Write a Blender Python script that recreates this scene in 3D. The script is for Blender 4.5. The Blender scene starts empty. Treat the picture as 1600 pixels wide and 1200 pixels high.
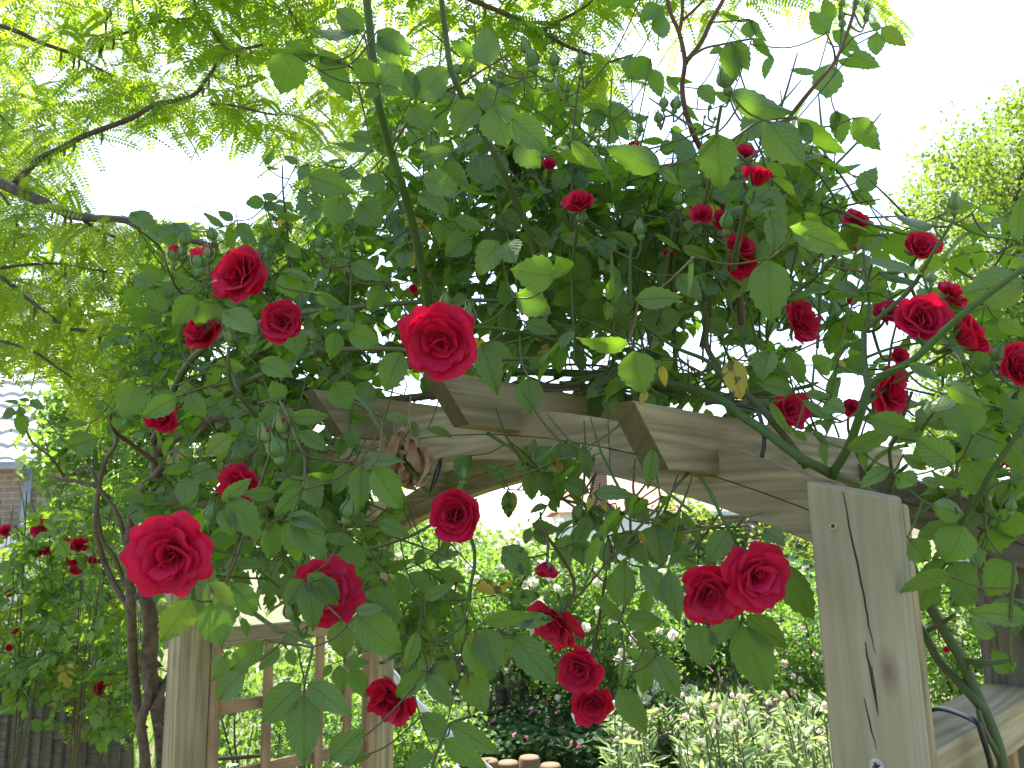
import bpy, math, random
from mathutils import Vector, Matrix, noise
rad = math.radians
sc = bpy.context.scene
COL = sc.collection
RND = random.Random(7)
V = Vector

# ------------------------------------------------------------------ camera
F = 1256.0; PITCH = rad(11); ROLL = 0.022
CAM = V((0, 0, 1.6))
FW = V((0, math.cos(PITCH), math.sin(PITCH))); R0 = V((1, 0, 0)); U0 = R0.cross(FW)
RT = math.cos(ROLL)*R0 - math.sin(ROLL)*U0
UP = math.sin(ROLL)*R0 + math.cos(ROLL)*U0
def ray(x, y): return RT*((x-800)/F) + UP*((600-y)/F) + FW
def at(x, y, d): return CAM + ray(x, y)*d
def topx(p):
    v = p-CAM; d = v.dot(FW)
    return 800+F*v.dot(RT)/d, 600-F*v.dot(UP)/d, d
def onplane(x, y, nn, dist):
    r = ray(x, y); return CAM + r*((dist-nn.dot(CAM))/nn.dot(r))
cd = bpy.data.cameras.new('camera'); cam = bpy.data.objects.new('camera', cd); COL.objects.link(cam)
M = Matrix((RT, UP, -FW)).transposed().to_4x4(); M.translation = CAM
cam.matrix_world = M
cd.sensor_width = 36; cd.lens = 36*F/1600; cd.clip_start = 0.05; cd.clip_end = 500
cd.dof.use_dof = True; cd.dof.focus_distance = 1.25; cd.dof.aperture_fstop = 5.6
cd.dof.aperture_fstop = 18
sc.camera = cam

# ------------------------------------------------------------------ helpers
def tag(o, label=None, cat=None, group=None, kind=None):
    for k, v in (('label', label), ('category', cat), ('group', group), ('kind', kind)):
        if v: o[k] = v
    return o
def empty(name, loc, label, cat, group=None):
    o = bpy.data.objects.new(name, None); COL.objects.link(o); o.location = loc
    return tag(o, label, cat, group)
def link(name, me, parent=None):
    o = bpy.data.objects.new(name, me); COL.objects.link(o)
    if parent:
        o.parent = parent
        o.matrix_parent_inverse = Matrix.Translation(-parent.location) if parent.parent is None else Matrix.Identity(4)
    return o

class MB:
    def __init__(s): s.v = []; s.f = []; s.c = []; s.uv = []; s.m = []; s.smooth = True
    def add(s, verts, faces, tint=(0.5, 0, 0), uvs=None, mi=0):
        b = len(s.v); s.v.extend(verts); s.c.extend([tint]*len(verts))
        s.uv.extend(uvs if uvs else [(0, 0)]*len(verts))
        for f in faces: s.f.append([i+b for i in f]); s.m.append(mi)
    def build(s, name, mats, parent=None, smooth=True):
        if not isinstance(mats, (list, tuple)): mats = [mats]
        me = bpy.data.meshes.new(name)
        org = parent.location if (parent is not None and parent.parent is None) else V((0, 0, 0))
        me.from_pydata([tuple(p) for p in s.v], [], s.f)
        for m in mats: me.materials.append(m)
        if len(mats) > 1: me.polygons.foreach_set('material_index', s.m)
        at_ = me.attributes.new('tint', 'FLOAT_COLOR', 'POINT')
        flat = []
        for c in s.c: flat.extend((c[0], c[1], c[2], 1.0))
        at_.data.foreach_set('color', flat)
        ul = me.uv_layers.new(name='UVMap')
        idx = [0]*len(me.loops); me.loops.foreach_get('vertex_index', idx)
        fl = []
        for i in idx: fl.extend(s.uv[i])
        ul.data.foreach_set('uv', fl)
        if smooth: me.polygons.foreach_set('use_smooth', [True]*len(me.polygons))
        me.update()
        o = bpy.data.objects.new(name, me); COL.objects.link(o)
        if parent is not None:
            # parents keep identity rotation; vertices are in world space
            o.parent = parent
            w = V((0, 0, 0)); p = parent
            while p is not None: w += p.location; p = p.parent
            o.location = -w
        return o

def tube(mb, pts, radii, seg=6, tint=(0.5, 0, 0), sub=4, cap=True, mi=0):
    """smooth tube through pts (Catmull-Rom)"""
    pts = [V(p) for p in pts]
    if not isinstance(radii, (list, tuple)): radii = [radii]*len(pts)
    P = []; Rr = []
    n = len(pts)
    for i in range(n-1):
        p0 = pts[max(i-1, 0)]; p1 = pts[i]; p2 = pts[i+1]; p3 = pts[min(i+2, n-1)]
        for k in range(sub):
            t = k/sub
            P.append(0.5*((2*p1)+(p2-p0)*t+(2*p0-5*p1+4*p2-p3)*t*t+(3*p1-p0-3*p2+p3)*t**3))
            Rr.append(radii[i]*(1-t)+radii[i+1]*t)
    P.append(pts[-1]); Rr.append(radii[-1])
    vs = []; fs = []; uv = []
    ref = V((0.3, 0.2, 1)).normalized(); L = 0
    for i, p in enumerate(P):
        t = (P[min(i+1, len(P)-1)]-P[max(i-1, 0)])
        if t.length < 1e-9: t = V((0, 0, 1))
        t.normalize()
        x = ref-t*ref.dot(t)
        if x.length < 1e-3: x = V((1, 0, 0))-t*t.x
        x.normalize(); y = t.cross(x); ref = x
        if i: L += (p-P[i-1]).length
        for k in range(seg):
            a = 2*math.pi*k/seg
            vs.append(p+(x*math.cos(a)+y*math.sin(a))*Rr[i]); uv.append((k/seg, L))
    for i in range(len(P)-1):
        for k in range(seg):
            k2 = (k+1) % seg
            fs.append((i*seg+k, i*seg+k2, (i+1)*seg+k2, (i+1)*seg+k))
    if cap:
        fs.append(tuple(range(seg))[::-1]); b = (len(P)-1)*seg; fs.append(tuple(b+k for k in range(seg)))
    mb.add(vs, fs, tint, uv, mi)
    return P

def ring(mb, prof, center, axis, seg=10, tint=(0.5, 0, 0), mi=0, wob=0.0):
    """lathe: prof = [(r, h)...]"""
    axis = V(axis).normalized(); x = axis.orthogonal().normalized(); y = axis.cross(x)
    vs = []; fs = []
    for r, h in prof:
        for k in range(seg):
            a = 2*math.pi*k/seg
            vs.append(center+axis*h+(x*math.cos(a)+y*math.sin(a))*r*(1+wob*math.sin(5*a)))
    for i in range(len(prof)-1):
        for k in range(seg):
            k2 = (k+1) % seg
            fs.append((i*seg+k, i*seg+k2, (i+1)*seg+k2, (i+1)*seg+k))
    fs.append(tuple(range(seg))[::-1]); b = (len(prof)-1)*seg; fs.append(tuple(b+k for k in range(seg)))
    mb.add(vs, fs, tint, None, mi)

# ------------------------------------------------------------------ materials
def newmat(name):
    m = bpy.data.materials.new(name); m.use_nodes = True
    nt = m.node_tree; nt.nodes.clear()
    out = nt.nodes.new('ShaderNodeOutputMaterial')
    return m, nt, out
def N(nt, t, **k):
    n = nt.nodes.new('ShaderNode'+t)
    for a, b in k.items(): setattr(n, a, b)
    return n
def L(nt, a, b): nt.links.new(a, b)
def mth(nt, op, a, b=None, c=None, clamp=False):
    n = N(nt, 'Math', operation=op); n.use_clamp = clamp
    for i, x in enumerate((a, b, c)):
        if x is None: continue
        if isinstance(x, (int, float)): n.inputs[i].default_value = x
        else: L(nt, x, n.inputs[i])
    return n.outputs[0]
def mixc(nt, f, a, b, mode='MIX'):
    n = N(nt, 'Mix', data_type='RGBA', blend_type=mode)
    for i, x in ((0, f), (6, a), (7, b)):
        if isinstance(x, (int, float)): n.inputs[i].default_value = x
        elif isinstance(x, tuple): n.inputs[i].default_value = (*x, 1)
        else: L(nt, x, n.inputs[i])
    return n.outputs[2]
def noise_(nt, vec, scale, detail=3, rough=0.5):
    n = N(nt, 'TexNoise'); n.inputs['Scale'].default_value = scale
    n.inputs['Detail'].default_value = detail; n.inputs['Roughness'].default_value = rough
    if vec is not None: L(nt, vec, n.inputs['Vector'])
    return n.outputs['Fac']
def ramp(nt, f, stops):
    n = N(nt, 'ValToRGB'); r = n.color_ramp
    while len(r.elements) > 1: r.elements.remove(r.elements[-1])
    r.elements[0].position = stops[0][0]; r.elements[0].color = (*stops[0][1], 1)
    for p, c in stops[1:]:
        e = r.elements.new(p); e.color = (*c, 1)
    L(nt, f, n.inputs[0]); return n.outputs[0]

def leaf_mat(name, dark, light, under, trans, tw=0.4, rough=0.42, veins=True, nscale=14):
    m, nt, out = newmat(name)
    at_ = N(nt, 'Attribute', attribute_name='tint'); sep = N(nt, 'SeparateColor'); L(nt, at_.outputs['Color'], sep.inputs[0])
    geo = N(nt, 'NewGeometry'); tc = N(nt, 'TexCoord')
    nz = noise_(nt, tc.outputs['Object'], nscale, 2)
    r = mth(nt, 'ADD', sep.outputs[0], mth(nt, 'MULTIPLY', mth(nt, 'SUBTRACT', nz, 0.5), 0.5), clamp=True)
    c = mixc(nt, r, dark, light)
    bump = None
    if veins:
        uv = N(nt, 'SeparateXYZ'); L(nt, tc.outputs['UV'], uv.inputs[0])
        au = mth(nt, 'ABSOLUTE', uv.outputs[0])
        mid = mth(nt, 'SUBTRACT', 1.0, mth(nt, 'DIVIDE', au, 0.085), clamp=True)
        ph = mth(nt, 'MULTIPLY', mth(nt, 'SUBTRACT', uv.outputs[1], mth(nt, 'MULTIPLY', au, 0.32)), 8.0)
        ph = mth(nt, 'ADD', ph, mth(nt, 'MULTIPLY', noise_(nt, tc.outputs['Object'], 45, 2), 0.9))
        tri = mth(nt, 'PINGPONG', ph, 0.5)
        sv = mth(nt, 'SUBTRACT', 1.0, mth(nt, 'DIVIDE', tri, 0.13), clamp=True)
        vv = mth(nt, 'MAXIMUM', mid, mth(nt, 'MULTIPLY', sv, 0.26))
        c = mixc(nt, mth(nt, 'MULTIPLY', vv, 0.55), c, tuple(min(1, x*2.0+0.02) for x in light))
        bn = N(nt, 'Bump'); bn.inputs['Strength'].default_value = 0.8; bn.inputs['Distance'].default_value = 0.003
        hgt = mth(nt, 'ADD', mth(nt, 'MULTIPLY', vv, -1.0), mth(nt, 'MULTIPLY', noise_(nt, tc.outputs['Object'], 90, 2), 0.9))
        L(nt, hgt, bn.inputs['Height']); bump = bn.outputs[0]
    yel = mixc(nt, noise_(nt, tc.outputs['Object'], 30, 2), (0.62, 0.40, 0.02), (0.50, 0.42, 0.05))
    c = mixc(nt, sep.outputs[1], c, yel)
    blotch = noise_(nt, tc.outputs['Object'], 70, 3)
    sp = mth(nt, 'MULTIPLY', mth(nt, 'GREATER_THAN', blotch, mth(nt, 'SUBTRACT', 0.80, mth(nt, 'MULTIPLY', sep.outputs[2], 0.30))), mth(nt, 'GREATER_THAN', sep.outputs[2], 0.05))
    c = mixc(nt, mth(nt, 'MULTIPLY', sp, 0.85), c, (0.022, 0.022, 0.016))
    cu = mixc(nt, 0.6, c, under)
    cc = mixc(nt, geo.outputs['Backfacing'], c, cu)
    p = N(nt, 'BsdfPrincipled'); L(nt, cc, p.inputs['Base Color'])
    rr = mth(nt, 'ADD', rough, mth(nt, 'MULTIPLY', geo.outputs['Backfacing'], 0.3)); L(nt, rr, p.inputs['Roughness'])
    p.inputs['Specular IOR Level'].default_value = 0.55
    if bump: L(nt, bump, p.inputs['Normal'])
    t = N(nt, 'BsdfTranslucent')
    tcol = mixc(nt, sep.outputs[1], trans, (0.75, 0.55, 0.05))
    tcol = mixc(nt, mth(nt, 'MULTIPLY', sp, 0.85), tcol, (0.03, 0.03, 0.02))
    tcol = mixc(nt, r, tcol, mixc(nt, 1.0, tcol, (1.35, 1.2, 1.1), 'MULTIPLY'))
    L(nt, tcol, t.inputs['Color'])
    mx = N(nt, 'MixShader'); mx.inputs[0].default_value = tw
    L(nt, p.outputs[0], mx.inputs[1]); L(nt, t.outputs[0], mx.inputs[2]); L(nt, mx.outputs[0], out.inputs[0])
    return m

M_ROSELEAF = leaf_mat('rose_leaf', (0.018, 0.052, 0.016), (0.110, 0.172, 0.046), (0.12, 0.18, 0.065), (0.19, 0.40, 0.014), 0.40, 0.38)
M_BUSHLEAF = leaf_mat('bush_leaf', (0.035, 0.09, 0.02), (0.11, 0.20, 0.045), (0.12, 0.19, 0.08), (0.28, 0.50, 0.03), 0.45, 0.4)
M_LOCUST = leaf_mat('locust_leaf', (0.05, 0.11, 0.01), (0.11, 0.19, 0.015), (0.12, 0.20, 0.03), (0.38, 0.58, 0.022), 0.58, 0.55, veins=False, nscale=3)
M_TREELEAF = leaf_mat('tree_leaf', (0.018, 0.05, 0.010), (0.10, 0.16, 0.03), (0.10, 0.16, 0.05), (0.24, 0.38, 0.03), 0.42, 0.45, veins=False, nscale=1.5)
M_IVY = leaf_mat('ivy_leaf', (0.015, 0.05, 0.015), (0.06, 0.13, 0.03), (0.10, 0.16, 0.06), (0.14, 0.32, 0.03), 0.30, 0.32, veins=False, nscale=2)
M_SHRUB = leaf_mat('shrub_leaf', (0.03, 0.085, 0.02), (0.13, 0.20, 0.06), (0.14, 0.20, 0.08), (0.22, 0.42, 0.04), 0.42, 0.42, veins=False, nscale=2)

def plain(name, c1, c2, scale=20, rough=0.6, bump=0.0, stretch=None):
    m, nt, out = newmat(name); tc = N(nt, 'TexCoord'); vec = tc.outputs['Object']
    if stretch:
        mp = N(nt, 'Mapping'); mp.inputs['Scale'].default_value = stretch; L(nt, vec, mp.inputs[0]); vec = mp.outputs[0]
    nz = noise_(nt, vec, scale, 4)
    p = N(nt, 'BsdfPrincipled'); L(nt, ramp(nt, nz, [(0.3, c1), (0.7, c2)]), p.inputs['Base Color'])
    p.inputs['Roughness'].default_value = rough
    if bump:
        b = N(nt, 'Bump'); b.inputs['Strength'].default_value = bump; b.inputs['Distance'].default_value = 0.004
        L(nt, nz, b.inputs['Height']); L(nt, b.outputs[0], p.inputs['Normal'])
    L(nt, p.outputs[0], out.inputs[0]); return m

def stem_mat(name, a, b):
    m, nt, out = newmat(name)
    at_ = N(nt, 'Attribute', attribute_name='tint'); sep = N(nt, 'SeparateColor'); L(nt, at_.outputs['Color'], sep.inputs[0])
    tc = N(nt, 'TexCoord'); nz = noise_(nt, tc.outputs['Object'], 60, 3)
    c = mixc(nt, mth(nt, 'ADD', sep.outputs[0], mth(nt, 'MULTIPLY', mth(nt, 'SUBTRACT', nz, 0.5), 0.7), clamp=True), a, b)
    p = N(nt, 'BsdfPrincipled'); L(nt, c, p.inputs['Base Color']); p.inputs['Roughness'].default_value = 0.58; p.inputs['Specular IOR Level'].default_value = 0.3
    bn = N(nt, 'Bump'); bn.inputs['Strength'].default_value = 0.4; bn.inputs['Distance'].default_value = 0.002
    L(nt, nz, bn.inputs['Height']); L(nt, bn.outputs[0], p.inputs['Normal'])
    L(nt, p.outputs[0], out.inputs[0]); return m
M_CANE = stem_mat('green_cane', (0.055, 0.115, 0.025), (0.13, 0.055, 0.035))
M_BUD = stem_mat('bud_green', (0.08, 0.17, 0.04), (0.17, 0.25, 0.09))
M_BARK = plain('old_bark', (0.07, 0.05, 0.032), (0.17, 0.125, 0.08), 45, 0.85, 0.9)
M_TREEBARK = plain('tree_bark', (0.05, 0.038, 0.03), (0.12, 0.095, 0.07), 25, 0.9, 0.8)
M_DEAD = plain('dead_leaf', (0.20, 0.11, 0.045), (0.38, 0.25, 0.12), 60, 0.8, 0.5)
M_BLACK = plain('black_plastic', (0.012, 0.012, 0.013), (0.02, 0.02, 0.022), 40, 0.35)

def petal_mat():
    m, nt, out = newmat('rose_petal')
    at_ = N(nt, 'Attribute', attribute_name='tint'); sep = N(nt, 'SeparateColor'); L(nt, at_.outputs['Color'], sep.inputs[0])
    tc = N(nt, 'TexCoord'); uv = N(nt, 'SeparateXYZ'); L(nt, tc.outputs['UV'], uv.inputs[0])
    nz = noise_(nt, tc.outputs['Object'], 60, 3)
    c = mixc(nt, mth(nt, 'ADD', sep.outputs[0], mth(nt, 'MULTIPLY', mth(nt, 'SUBTRACT', nz, 0.5), 0.6), clamp=True), (0.42, 0.002, 0.032), (0.68, 0.012, 0.09))
    c = mixc(nt, mth(nt, 'MULTIPLY', sep.outputs[1], 0.9), c, (0.62, 0.05, 0.14))
    # fine streaks along the petal
    st = N(nt, 'Mapping'); st.inputs['Scale'].default_value = (26, 1.2, 1); L(nt, tc.outputs['UV'], st.inputs[0])
    sn = noise_(nt, st.outputs[0], 1.0, 2)
    c = mixc(nt, mth(nt, 'MULTIPLY', sn, 0.25), c, (0.2, 0.0, 0.01))
    p = N(nt, 'BsdfPrincipled'); L(nt, c, p.inputs['Base Color']); p.inputs['Roughness'].default_value = 0.55
    p.inputs['Specular IOR Level'].default_value = 0.25
    p.inputs['Sheen Weight'].default_value = 0.25; p.inputs['Sheen Roughness'].default_value = 0.4
    p.inputs['Sheen Tint'].default_value = (0.9, 0.25, 0.35, 1)
    bn = N(nt, 'Bump'); bn.inputs['Strength'].default_value = 0.35; bn.inputs['Distance'].default_value = 0.0015
    L(nt, sn, bn.inputs['Height']); L(nt, bn.outputs[0], p.inputs['Normal'])
    t = N(nt, 'BsdfTranslucent'); t.inputs['Color'].default_value = (0.75, 0.006, 0.04, 1)
    mx = N(nt, 'MixShader'); mx.inputs[0].default_value = 0.38
    L(nt, p.outputs[0], mx.inputs[1]); L(nt, t.outputs[0], mx.inputs[2]); L(nt, mx.outputs[0], out.inputs[0])
    return m
M_PETAL = petal_mat()

def wood_mat(name, a, b, dark, green=0.3, seed=0.0, knots=True, soft=0.0):
    m, nt, out = newmat(name); tc = N(nt, 'TexCoord')
    mp = N(nt, 'Mapping'); mp.inputs['Location'].default_value = (seed*3.1, seed*1.7, seed*0.9)
    mp.inputs['Scale'].default_value = (0.7, 9, 9); L(nt, tc.outputs['Object'], mp.inputs[0])
    big0 = noise_(nt, mp.outputs[0], 1.0, 2, 0.45)
    ringl = mth(nt, 'PINGPONG', mth(nt, 'MULTIPLY', big0, 26.0), 1.0)
    mp2 = N(nt, 'Mapping'); mp2.inputs['Scale'].default_value = (5, 170, 170); L(nt, tc.outputs['Object'], mp2.inputs[0])
    fine = noise_(nt, mp2.outputs[0], 1.0, 3)
    mp5 = N(nt, 'Mapping'); mp5.inputs['Scale'].default_value = (1.6, 42, 42); mp5.inputs['Location'].default_value = (seed, seed*2.2, 1.0); L(nt, tc.outputs['Object'], mp5.inputs[0])
    mid_ = noise_(nt, mp5.outputs[0], 1.0, 3)
    g = mth(nt, 'ADD', mth(nt, 'ADD', mth(nt, 'MULTIPLY', ringl, 0.20), mth(nt, 'MULTIPLY', fine, 0.40)), mth(nt, 'MULTIPLY', mid_, 0.40))
    c = ramp(nt, g, [(0.34-soft, b), (0.5, tuple((x+y)/2 for x, y in zip(a, b))), (0.66+soft, a)])
    big = noise_(nt, tc.outputs['Object'], 7, 3)
    c = mixc(nt, mth(nt, 'MULTIPLY', mth(nt, 'SUBTRACT', big, 0.42, clamp=True), 2.2*green, clamp=True), c, (0.17, 0.18, 0.085))
    mp3 = N(nt, 'Mapping'); mp3.inputs['Scale'].default_value = (4, 14, 14); mp3.inputs['Location'].default_value = (seed, 4.2, seed*2); L(nt, tc.outputs['Object'], mp3.inputs[0])
    st = noise_(nt, mp3.outputs[0], 1.0, 4, 0.6)
    c = mixc(nt, mth(nt, 'MULTIPLY', mth(nt, 'SUBTRACT', st, 0.56, clamp=True), 4.0, clamp=True), c, dark)
    if knots:
        vo = N(nt, 'TexVoronoi'); vo.inputs['Scale'].default_value = 1.0
        mp4 = N(nt, 'Mapping'); mp4.inputs['Scale'].default_value = (5, 11, 11); mp4.inputs['Location'].default_value = (seed*2.3, 0.3, seed); L(nt, tc.outputs['Object'], mp4.inputs[0])
        L(nt, mp4.outputs[0], vo.inputs['Vector'])
        k = mth(nt, 'SUBTRACT', 1.0, mth(nt, 'DIVIDE', vo.outputs['Distance'], 0.16), clamp=True)
        c = mixc(nt, mth(nt, 'MULTIPLY', k, 0.8), c, (0.11, 0.065, 0.035))
    p = N(nt, 'BsdfPrincipled'); L(nt, c, p.inputs['Base Color']); p.inputs['Roughness'].default_value = 0.75
    p.inputs['Specular IOR Level'].default_value = 0.3
    bn = N(nt, 'Bump'); bn.inputs['Strength'].default_value = 0.35; bn.inputs['Distance'].default_value = 0.002
    L(nt, fine, bn.inputs['Height']); L(nt, bn.outputs[0], p.inputs['Normal'])
    L(nt, p.outputs[0], out.inputs[0]); return m
M_WOOD = [wood_mat('treated_pine_%d' % i, (0.43, 0.350, 0.195), (0.215, 0.165, 0.085), (0.15, 0.11, 0.06), 0.5, i*1.37) for i in range(4)]
M_POST = wood_mat('weathered_post', (0.37, 0.325, 0.215), (0.235, 0.195, 0.118), (0.15, 0.125, 0.08), 0.5, 3.3, True, 0.16)
M_ENDGRAIN = wood_mat('dark_end_grain', (0.13, 0.115, 0.055), (0.08, 0.07, 0.035), (0.06, 0.05, 0.03), 0.3, 8.0, False)
M_GREYWOOD = wood_mat('grey_plank', (0.19, 0.165, 0.13), (0.09, 0.075, 0.055), (0.06, 0.05, 0.04), 0.2, 2.1, False)
M_LATTICE = wood_mat('lattice_wood', (0.40, 0.26, 0.14), (0.24, 0.145, 0.075), (0.16, 0.10, 0.05), 0.1, 5.0, False)
M_CRACK = plain('wood_crack', (0.02, 0.014, 0.01), (0.035, 0.025, 0.018), 30, 0.95)
M_BRASS = plain('brass_screw', (0.30, 0.24, 0.10), (0.42, 0.35, 0.17), 200, 0.38)
M_ZINC = plain('zinc_screw', (0.25, 0.25, 0.24), (0.45, 0.45, 0.43), 200, 0.4)
M_LOCUST_BARK = M_TREEBARK

# ------------------------------------------------------------------ leaf builders
def frame(axis, nrm):
    x = axis.normalized(); z = nrm - x*nrm.dot(x)
    if z.length < 1e-4: z = x.orthogonal()
    z.normalize(); y = z.cross(x)
    return x, y, z
def leaf(mb, base, tip, width, nrm, tint, rnd, rows=9, serr=0.06, fold=0.12, curl=0.12, wav=0.06, five=False):
    """rose leaflet: toothed edge, folded midrib, drooping tip"""
    ax = tip-base; Ln = ax.length
    x, y, z = frame(ax, nrm)
    cols = (-1, -0.5, 0, 0.5, 1) if five else (-1, 0, 1)
    ph = rnd.random()*6; nc = len(cols)
    vs = []; uv = []; fs = []
    tw = rnd.uniform(-0.25, 0.25)
    for i in range(rows+1):
        t = i/rows
        w = (math.sin(math.pi*min(1, t**0.80)))**0.80 if 0 < t < 1 else 0.0
        w *= width*0.5*(1.12-0.30*t)*(1-0.25*max(0, (t-0.75)/0.25))
        if 0 < i < rows: w *= 1+(serr if i % 2 else -serr)
        c = base + x*(Ln*t) + z*(curl*Ln*(4*t*(1-t))*0.35 - curl*Ln*0.5*t*t)
        for u in cols:
            a = abs(u)
            yo = y*math.cos(tw*t)+z*math.sin(tw*t)
            zz = z*(fold*width*a*a*0.9 + wav*width*math.sin(6.3*t*1.3+ph+u*1.2)*a*t)
            # edge teeth point forward a little
            vs.append(c+yo*(u*w)+zz+x*(0.03*Ln*a if (i % 2 and 0 < i < rows) else 0)); uv.append((u, t))
    for i in range(rows):
        for k in range(nc-1):
            fs.append((i*nc+k, i*nc+k+1, (i+1)*nc+k+1, (i+1)*nc+k))
    mb.add(vs, fs, tint, uv)

def merge(a, b, mi=1):
    k = len(a.v); a.v.extend(b.v); a.c.extend(b.c); a.uv.extend(b.uv)
    for f in b.f: a.f.append([i+k for i in f]); a.m.append(mi)
def quadleaf(mb, p, d, n, Ln, W, tint, six=True):
    s = d.cross(n)
    if s.length < 1e-4: s = d.orthogonal()
    s.normalize(); f = d*Ln
    if six:
        mb.add([p, p+f*.3+s*W*.46, p+f*.7+s*W*.42, p+f, p+f*.7-s*W*.42, p+f*.3-s*W*.46], [(0, 1, 2, 3, 4, 5)], tint)
    else:
        u = n*W*0.16
        mb.add([p, p+f*.5+s*W*.5+u, p+f, p+f*.5-s*W*.5+u], [(0, 1, 2), (0, 2, 3)], tint)

def rdir(rnd):
    while True:
        v = V((rnd.uniform(-1, 1), rnd.uniform(-1, 1), rnd.uniform(-1, 1)))
        if 0.05 < v.length < 1: return v.normalized()

def compound(mb, smb, base, d, up, Ln, rnd, tint0, n=5, five=False, rows=7):
    d = d.normalized(); side = d.cross(up)
    if side.length < 0.1: side = d.orthogonal()
    side.normalize(); up = side.cross(d)
    pts = [base]
    dd = d.copy()
    for i in range(3):
        dd = (dd + V((0, 0, -0.22))).normalized(); pts.append(pts[-1]+dd*Ln*0.22)
    tube(smb, pts, [0.0012, 0.001, 0.0009, 0.0007], 4, (rnd.uniform(0.1, 0.6), 0, 0), 1, False)
    lw = Ln*0.46
    pos = [(1.0, 0, 1.0)]+([(0.68, s, 0.95) for s in (-1, 1)])+([(0.33, s, 0.78) for s in (-1, 1)] if n >= 5 else [])
    for t, s, k in pos:
        f = t*3; i = min(2, int(f)); p = pts[i].lerp(pts[i+1], f-i)
        ld = (dd*(1.0 if s == 0 else 0.55)+side*s*0.9+V((0, 0, -0.25))+rdir(rnd)*0.25).normalized()
        le = lw*k*rnd.uniform(0.85, 1.15)
        nn = (up+rdir(rnd)*0.45).normalized()
        t3 = (min(1, max(0, tint0[0]+rnd.uniform(-0.25, 0.25))), tint0[1], tint0[2])
        leaf(mb, p, p+ld*le, le*rnd.uniform(0.58, 0.74), nn, t3, rnd, rows=rows, fold=rnd.uniform(0.05, 0.22), curl=rnd.uniform(0, 0.35), five=five)

def shoot(mb, smb, base, d, Ln, rnd, leafL=0.11, every=0.05, ok=None, tint=0.45, rows=7, spread=1.0):
    d = d.normalized(); p = base.copy(); pts = [p.copy()]; nseg = max(2, int(Ln/every)); az = rnd.random()*6
    for i in range(nseg):
        d = (d+rdir(rnd)*0.18+V((0, 0, 0.02))).normalized(); p = p+d*every; pts.append(p.copy())
        az += 2.4
        o = d.orthogonal().normalized(); o.rotate(Matrix.Rotation(az, 3, d))
        ld = (o*spread+d*0.45).normalized()
        q = p+ld*leafL*0.6
        if ok is None or ok(q):
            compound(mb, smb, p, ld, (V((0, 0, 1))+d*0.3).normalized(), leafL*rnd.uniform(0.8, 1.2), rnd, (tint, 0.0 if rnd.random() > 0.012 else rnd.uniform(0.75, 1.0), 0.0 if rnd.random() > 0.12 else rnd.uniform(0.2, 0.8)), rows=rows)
    tube(smb, pts, [0.0022]+[0.0018]*(len(pts)-2)+[0.001], 5, (rnd.uniform(0, 0.5), 0, 0), 2, False)

def inpoly(x, y, poly):
    c = False; j = len(poly)-1
    for i in range(len(poly)):
        xi, yi = poly[i]; xj, yj = poly[j]
        if (yi > y) != (yj > y) and x < (xj-xi)*(y-yi)/(yj-yi)+xi: c = not c
        j = i
    return c

# ================================================================== THE ARCH
n_ = V((.7071068, .7071068, 0)); a_ = V((.7071068, -.7071068, 0)); D0 = 1.47*.7071068
PB = V((.44, 1.03, 0))
def AP(s, nn, z): return PB - a_*s + n_*nn + V((0, 0, z))
def zb(s): return 1.765-.245*(s-.92)**2
def zt(s): return 1.862-.258*(s-.92)**2
def plank(name, poly, thick, grain, mat, parent, bev=0.002):
    """polygonal board: poly = front outline (world), thick = extrusion vector, grain = board direction"""
    cen = sum(poly, V((0, 0, 0)))/len(poly) + thick*0.5
    x, y, z = frame(grain, thick)
    Rm = Matrix((x, y, z)).transposed(); Ri = Rm.transposed()
    k = len(poly)
    vs = [tuple(Ri @ (p-cen)) for p in poly]+[tuple(Ri @ (p+thick-cen)) for p in poly]
    fs = [list(range(k)), list(range(2*k-1, k-1, -1))]+[[i, i+k, (i+1) % k+k, (i+1) % k] for i in range(k)]
    me = bpy.data.meshes.new(name); me.from_pydata(vs, [], fs)
    import bmesh
    bm = bmesh.new(); bm.from_mesh(me); bmesh.ops.recalc_face_normals(bm, faces=bm.faces); bm.to_mesh(me); bm.free()
    me.materials.append(mat)
    o = bpy.data.objects.new(name, me); COL.objects.link(o)
    w = V((0, 0, 0)); p = parent
    while p is not None:
        w += p.location; p = p.parent
    o.matrix_local = Matrix.Translation(cen-w) @ Rm.to_4x4()
    o.parent = parent
    if bev:
        b = o.modifiers.new('bevel', 'BEVEL'); b.width = bev; b.segments = 2; b.limit_method = 'ANGLE'; b.angle_limit = rad(35)
    return o

arch = empty('garden_arch', AP(0, 0, 0), 'timber pergola arch with curved beams, slant-ended rafters and square posts, under the red roses', 'garden arch')

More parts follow.
